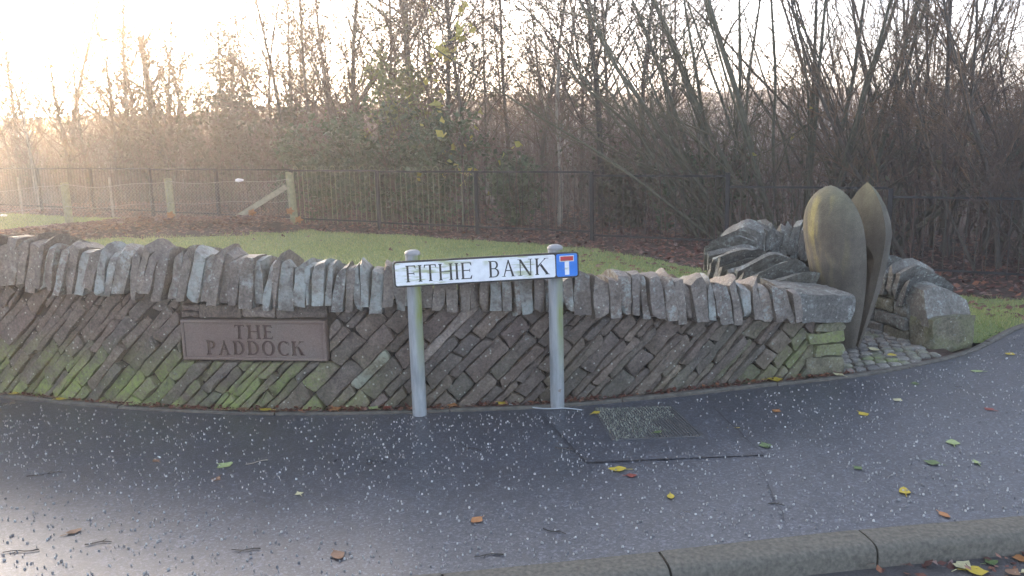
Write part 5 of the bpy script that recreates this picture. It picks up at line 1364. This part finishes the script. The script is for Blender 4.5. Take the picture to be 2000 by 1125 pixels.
# ------------------------------------------------------------------ single fallen leaves on the pavement, setts and road
def fallen_leaf(x, y, z, size, ang, colour, label, seed, curl=0.35, group='fallen leaves'):
    r = random.Random(seed); lobed = r.random() < 0.35; prof = [(0.0, 0.03), (0.18, 0.26), (0.4, 0.40), (0.62, 0.33), (0.82, 0.17), (1.0, 0.0)]
    V = []; Fc = []; ca, sa = math.cos(ang), math.sin(ang); cs = r.uniform(0.5, 1.2) * curl
    for i, (u, w) in enumerate(prof):
        w *= r.uniform(0.75, 1.2) * (1.25 if lobed and i in (2, 3) else 1)
        for k, sgn in enumerate((-1, 0, 1)):
            lx = (u - 0.5) * size; ly = sgn * w * size * r.uniform(0.85, 1.1)
            lz = cs * size * (0.25 * (2 * u - 1) ** 2 + (0.30 * abs(sgn) * w) + r.uniform(0, 0.05))
            V.append((x + lx * ca - ly * sa, y + lx * sa + ly * ca, z + 0.002 + lz))
    for i in range(5):
        for k in range(2): a = i * 3 + k; Fc.append((a, a + 3, a + 4, a + 1))
    k = len(V); stl = size * 0.35      # stalk
    for dz in (0.0, 0.0015):
        for (lx, ly) in ((-0.5 * size - stl, 0.001), (-0.5 * size - stl, -0.001), (-0.45 * size, -0.0015), (-0.45 * size, 0.0015)):
            V.append((x + lx * ca - ly * sa, y + lx * sa + ly * ca, z + 0.003 + dz))
    Fc += [(k, k + 1, k + 2, k + 3), (k + 7, k + 6, k + 5, k + 4), (k, k + 3, k + 7, k + 4), (k + 1, k + 5, k + 6, k + 2)]
    o = pymesh('fallen_leaf', V, Fc, FL[colour], smooth=True); tag(o, label, 'leaf', group)
LV = [
 (1.031, 3.818, .040, 'yellow', 'small yellow leaf on the tarred joint right of the inspection cover'),
 (1.316, 4.046, .045, 'orange', 'orange leaf on the pavement right of the inspection cover, near the wall'),
 (1.98, 4.168, .045, 'cream', 'cream leaf on the pavement in front of the wall end'),
 (1.724, 3.968, .055, 'yellow', 'narrow yellow leaf on the pavement before the right part of the wall'),
 (1.12, 3.577, .060, 'green', 'green leaf at the near right corner of the asphalt patch'),
 (1.955, 3.565, .065, 'pale green', 'large pale green leaf on the right half of the pavement'),
 (1.932, 3.334, .045, 'pale green', 'upright pale green leaf at the right side of the pavement'),
 (1.749, 3.34, .055, 'green', 'dark green leaf cluster at the right of the pavement'),
 (1.424, 3.299, .035, 'green', 'small green leaf midway along the right half of the pavement'),
 (1.509, 3.069, .060, 'yellow', 'bright yellow leaf a little above the kerb on the right'),
 (0.424, 3.351, .068, 'yellow', 'big bright yellow leaf just below the asphalt patch'),
 (0.598, 3.07, .042, 'yellow', 'small yellow leaf in the middle of the chippings, below the big one'),
 (0.477, 3.282, .040, 'red', 'reddish leaf beside the big bright yellow one'),
 (1.556, 2.855, .045, 'orange', 'orange yellow sliver leaf lying against the kerb'),
 (2.659, 4.655, .060, 'pale green', 'pale green leaf on the pavement near the mossy end block'),
 (2.207, 4.45, .050, 'green', 'dark green leaf on the pavement before the setts'),
 (3.051, 4.996, .055, 'yellow', 'yellow leaf by the edge of the right lawn'),
 (2.362, 3.998, .045, 'red', 'reddish brown leaf on the far right of the pavement'),
 (2.263, 5.10, .070, 'cream', 'cream leaf lying on the setts at the foot of the sculpture'),
 (2.31, 4.96, .055, 'yellow', 'yellow leaf lying on the front row of setts'),
 (1.841, 4.60, .060, 'cream', 'cream leaf at the foot of the wall end'),
 (1.46, 4.53, .075, 'yellow', 'long yellow leaf at the wall foot near its right end'),
 (0.669, 3.76, .040, 'green', 'green leaf lying on the ribs of the inspection cover'),
 (0.41, 4.06, .045, 'yellow', 'yellow leaf on the far left corner of the inspection cover'),
 (-1.306, 4.215, .060, 'yellow', 'yellow leaf at the wall foot below the plaque'),
 (-0.937, 4.20, .060, 'orange', 'orange leaf at the wall foot left of the left sign post'),
 (-2.066, 4.37, .050, 'pale green', 'pale green leaf at the wall foot left of the plaque'),
 (-2.514, 4.485, .055, 'yellow', 'yellow leaf at the wall foot below the mossy left stones'),
 (-2.858, 4.62, .055, 'yellow', 'yellow leaf furthest left at the wall foot'),
 (-1.43, 4.235, .055, 'brown', 'brown curled leaf at the wall foot left of the yellow one'),
 (-1.279, 3.497, .060, 'pale green', 'yellow green leaf alone on the left half of the pavement'),
 (-0.878, 3.184, .035, 'cream', 'small cream leaf in the left centre of the pavement'),
 (-0.154, 2.903, .050, 'orange', 'orange brown leaf near the bottom centre of the pavement'),
 (-0.617, 2.661, .060, 'brown', 'brown leaf closest to the bottom edge left of the kerb'),
 (-1.635, 2.891, .050, 'brown', 'brown leaf in the bright wet patch at lower left'),
 (-1.616, 3.578, .040, 'brown', 'small brown leaf on the left of the pavement'),
 (-1.27, 3.352, .045, 'brown', 'dull brown leaf just below the lone yellow green one'),
 (-0.327, 4.215, .055, 'orange', 'orange leaf at the wall foot right of the left sign post'),
 (-0.064, 4.225, .050, 'yellow', 'yellow leaf at the wall foot midway between the sign posts'),
 (-0.74, 4.195, .050, 'pale green', 'yellow green leaf at the wall foot touching the left sign post side'),
 (-0.668, 4.20, .045, 'red', 'red leaf at the wall foot just left of the left sign post'),
]
for i, (x, y, s_, c_, lab) in enumerate(LV):
    z = 0.0 if y < float(edge_y(x)) - 0.04 else 0.018
    if 0.38 < x < 0.9 and 3.68 < y < 4.15: z = 0.011
    if x > 1.95 and y > float(edge_y(x)) + 0.06: z = 0.022
    fallen_leaf(x, y, z, s_ * 1.15, rnd.uniform(0, 6.28), c_, lab, 700 + i)
RL = [(1.50, 2.62, .075, 'cream', 'pale yellow curled leaf at the head of the gutter heap'), (1.53, 2.585, .07, 'yellow', 'ochre leaf under the pale curled one in the gutter'),
      (1.30, 2.50, .06, 'green', 'green leaf in the gutter nearest the picture bottom'), (1.72, 2.66, .055, 'orange', 'orange leaf in the gutter near the right edge'),
      (1.82, 2.68, .06, 'pale green', 'pale green leaf in the gutter at the right edge'), (1.64, 2.57, .06, 'brown', 'brown leaf in the middle of the gutter heap'),
      (1.40, 2.53, .05, 'red', 'reddish leaf in the gutter left of the heap'), (1.70, 2.57, .06, 'cream', 'cream leaf in the gutter at the lower right'), (1.61, 2.64, .05, 'green', 'green leaf against the kerb face in the gutter')]
for i, (x, y, s_, c_, lab) in enumerate(RL): fallen_leaf(x, y, -0.073, s_, rnd.uniform(0, 6.28), c_, lab, 800 + i, 0.5, 'leaves in the gutter')
n = 420; gx_ = rl.uniform(0.9, 2.6, n); off_ = rl.rand(n) ** 1.3 * 0.55
gy_ = kerb_y(gx_) - KW - 0.02 - off_; kk = (rl.rand(n) < smoothstep(0.9, 1.6, gx_) * 0.9)
V, T_ = leaf_cloud(gx_[kk], gy_[kk], -0.070 + 0.03 * rl.rand(kk.sum()) ** 2, 0.010 + 0.022 * rl.rand(kk.sum()), rl, 0.3, 1.5)
o = npmesh('gutter_litter', V, T_, M['litter']); tag(o, 'brown leaf fragments lying in the gutter below the kerb', 'leaf litter', kind='stuff')
# twigs on the pavement
tv = [(-1.75, 2.75, .12, 'dark twig in the bright wet patch near the left bottom corner'), (-1.5, 2.80, .09, 'small twig beside the brown leaf in the wet patch'), (-0.10, 2.64, .10, 'dark twig near the bottom centre left of the kerb'),
      (-1.15, 3.53, .10, 'pale stalk left of the lone yellow green leaf'), (-0.95, 2.72, .10, 'thin dark twig left of the brown leaf at the bottom'), (-2.05, 3.45, .14, 'thin twig on the wet pavement at the far left'),
      (0.13, 2.80, .09, 'dark twig lying above the kerb end, bottom centre'), (0.22, 3.60, .09, 'thin brown twig below the right sign post'), (0.98, 2.98, .06, 'red stalk above the middle of the kerb'), (-0.2, 3.63, .10, 'brown twig between the two sign posts on the pavement')]
for i, (x, y, L, lab) in enumerate(tv):
    a = rnd.uniform(-0.6, 0.6) + (math.pi if rnd.random() < 0.5 else 0); u = np.linspace(-0.5, 0.5, 6)
    pts = np.stack([x + u * L * math.cos(a), y + u * L * math.sin(a) + 0.006 * np.sin(u * 7 + i), np.full(6, 0.0045)], 1)
    fk = np.stack([pts[3] + (np.array((math.cos(a + 1.1), math.sin(a + 1.1), 0)) * L * 0.22) * q for q in np.linspace(0, 1, 6)])
    V, Q = tube_np(np.stack([pts, fk]), np.stack([np.linspace(0.0024, 0.0014, 6), np.linspace(0.0016, 0.0010, 6)]), 5)
    o = npmesh('twig', V, Q, M['bark_pale'] if 'pale' in lab else M['bark_dark'], smooth=True); tag(o, lab, 'twig', 'twigs on the pavement')
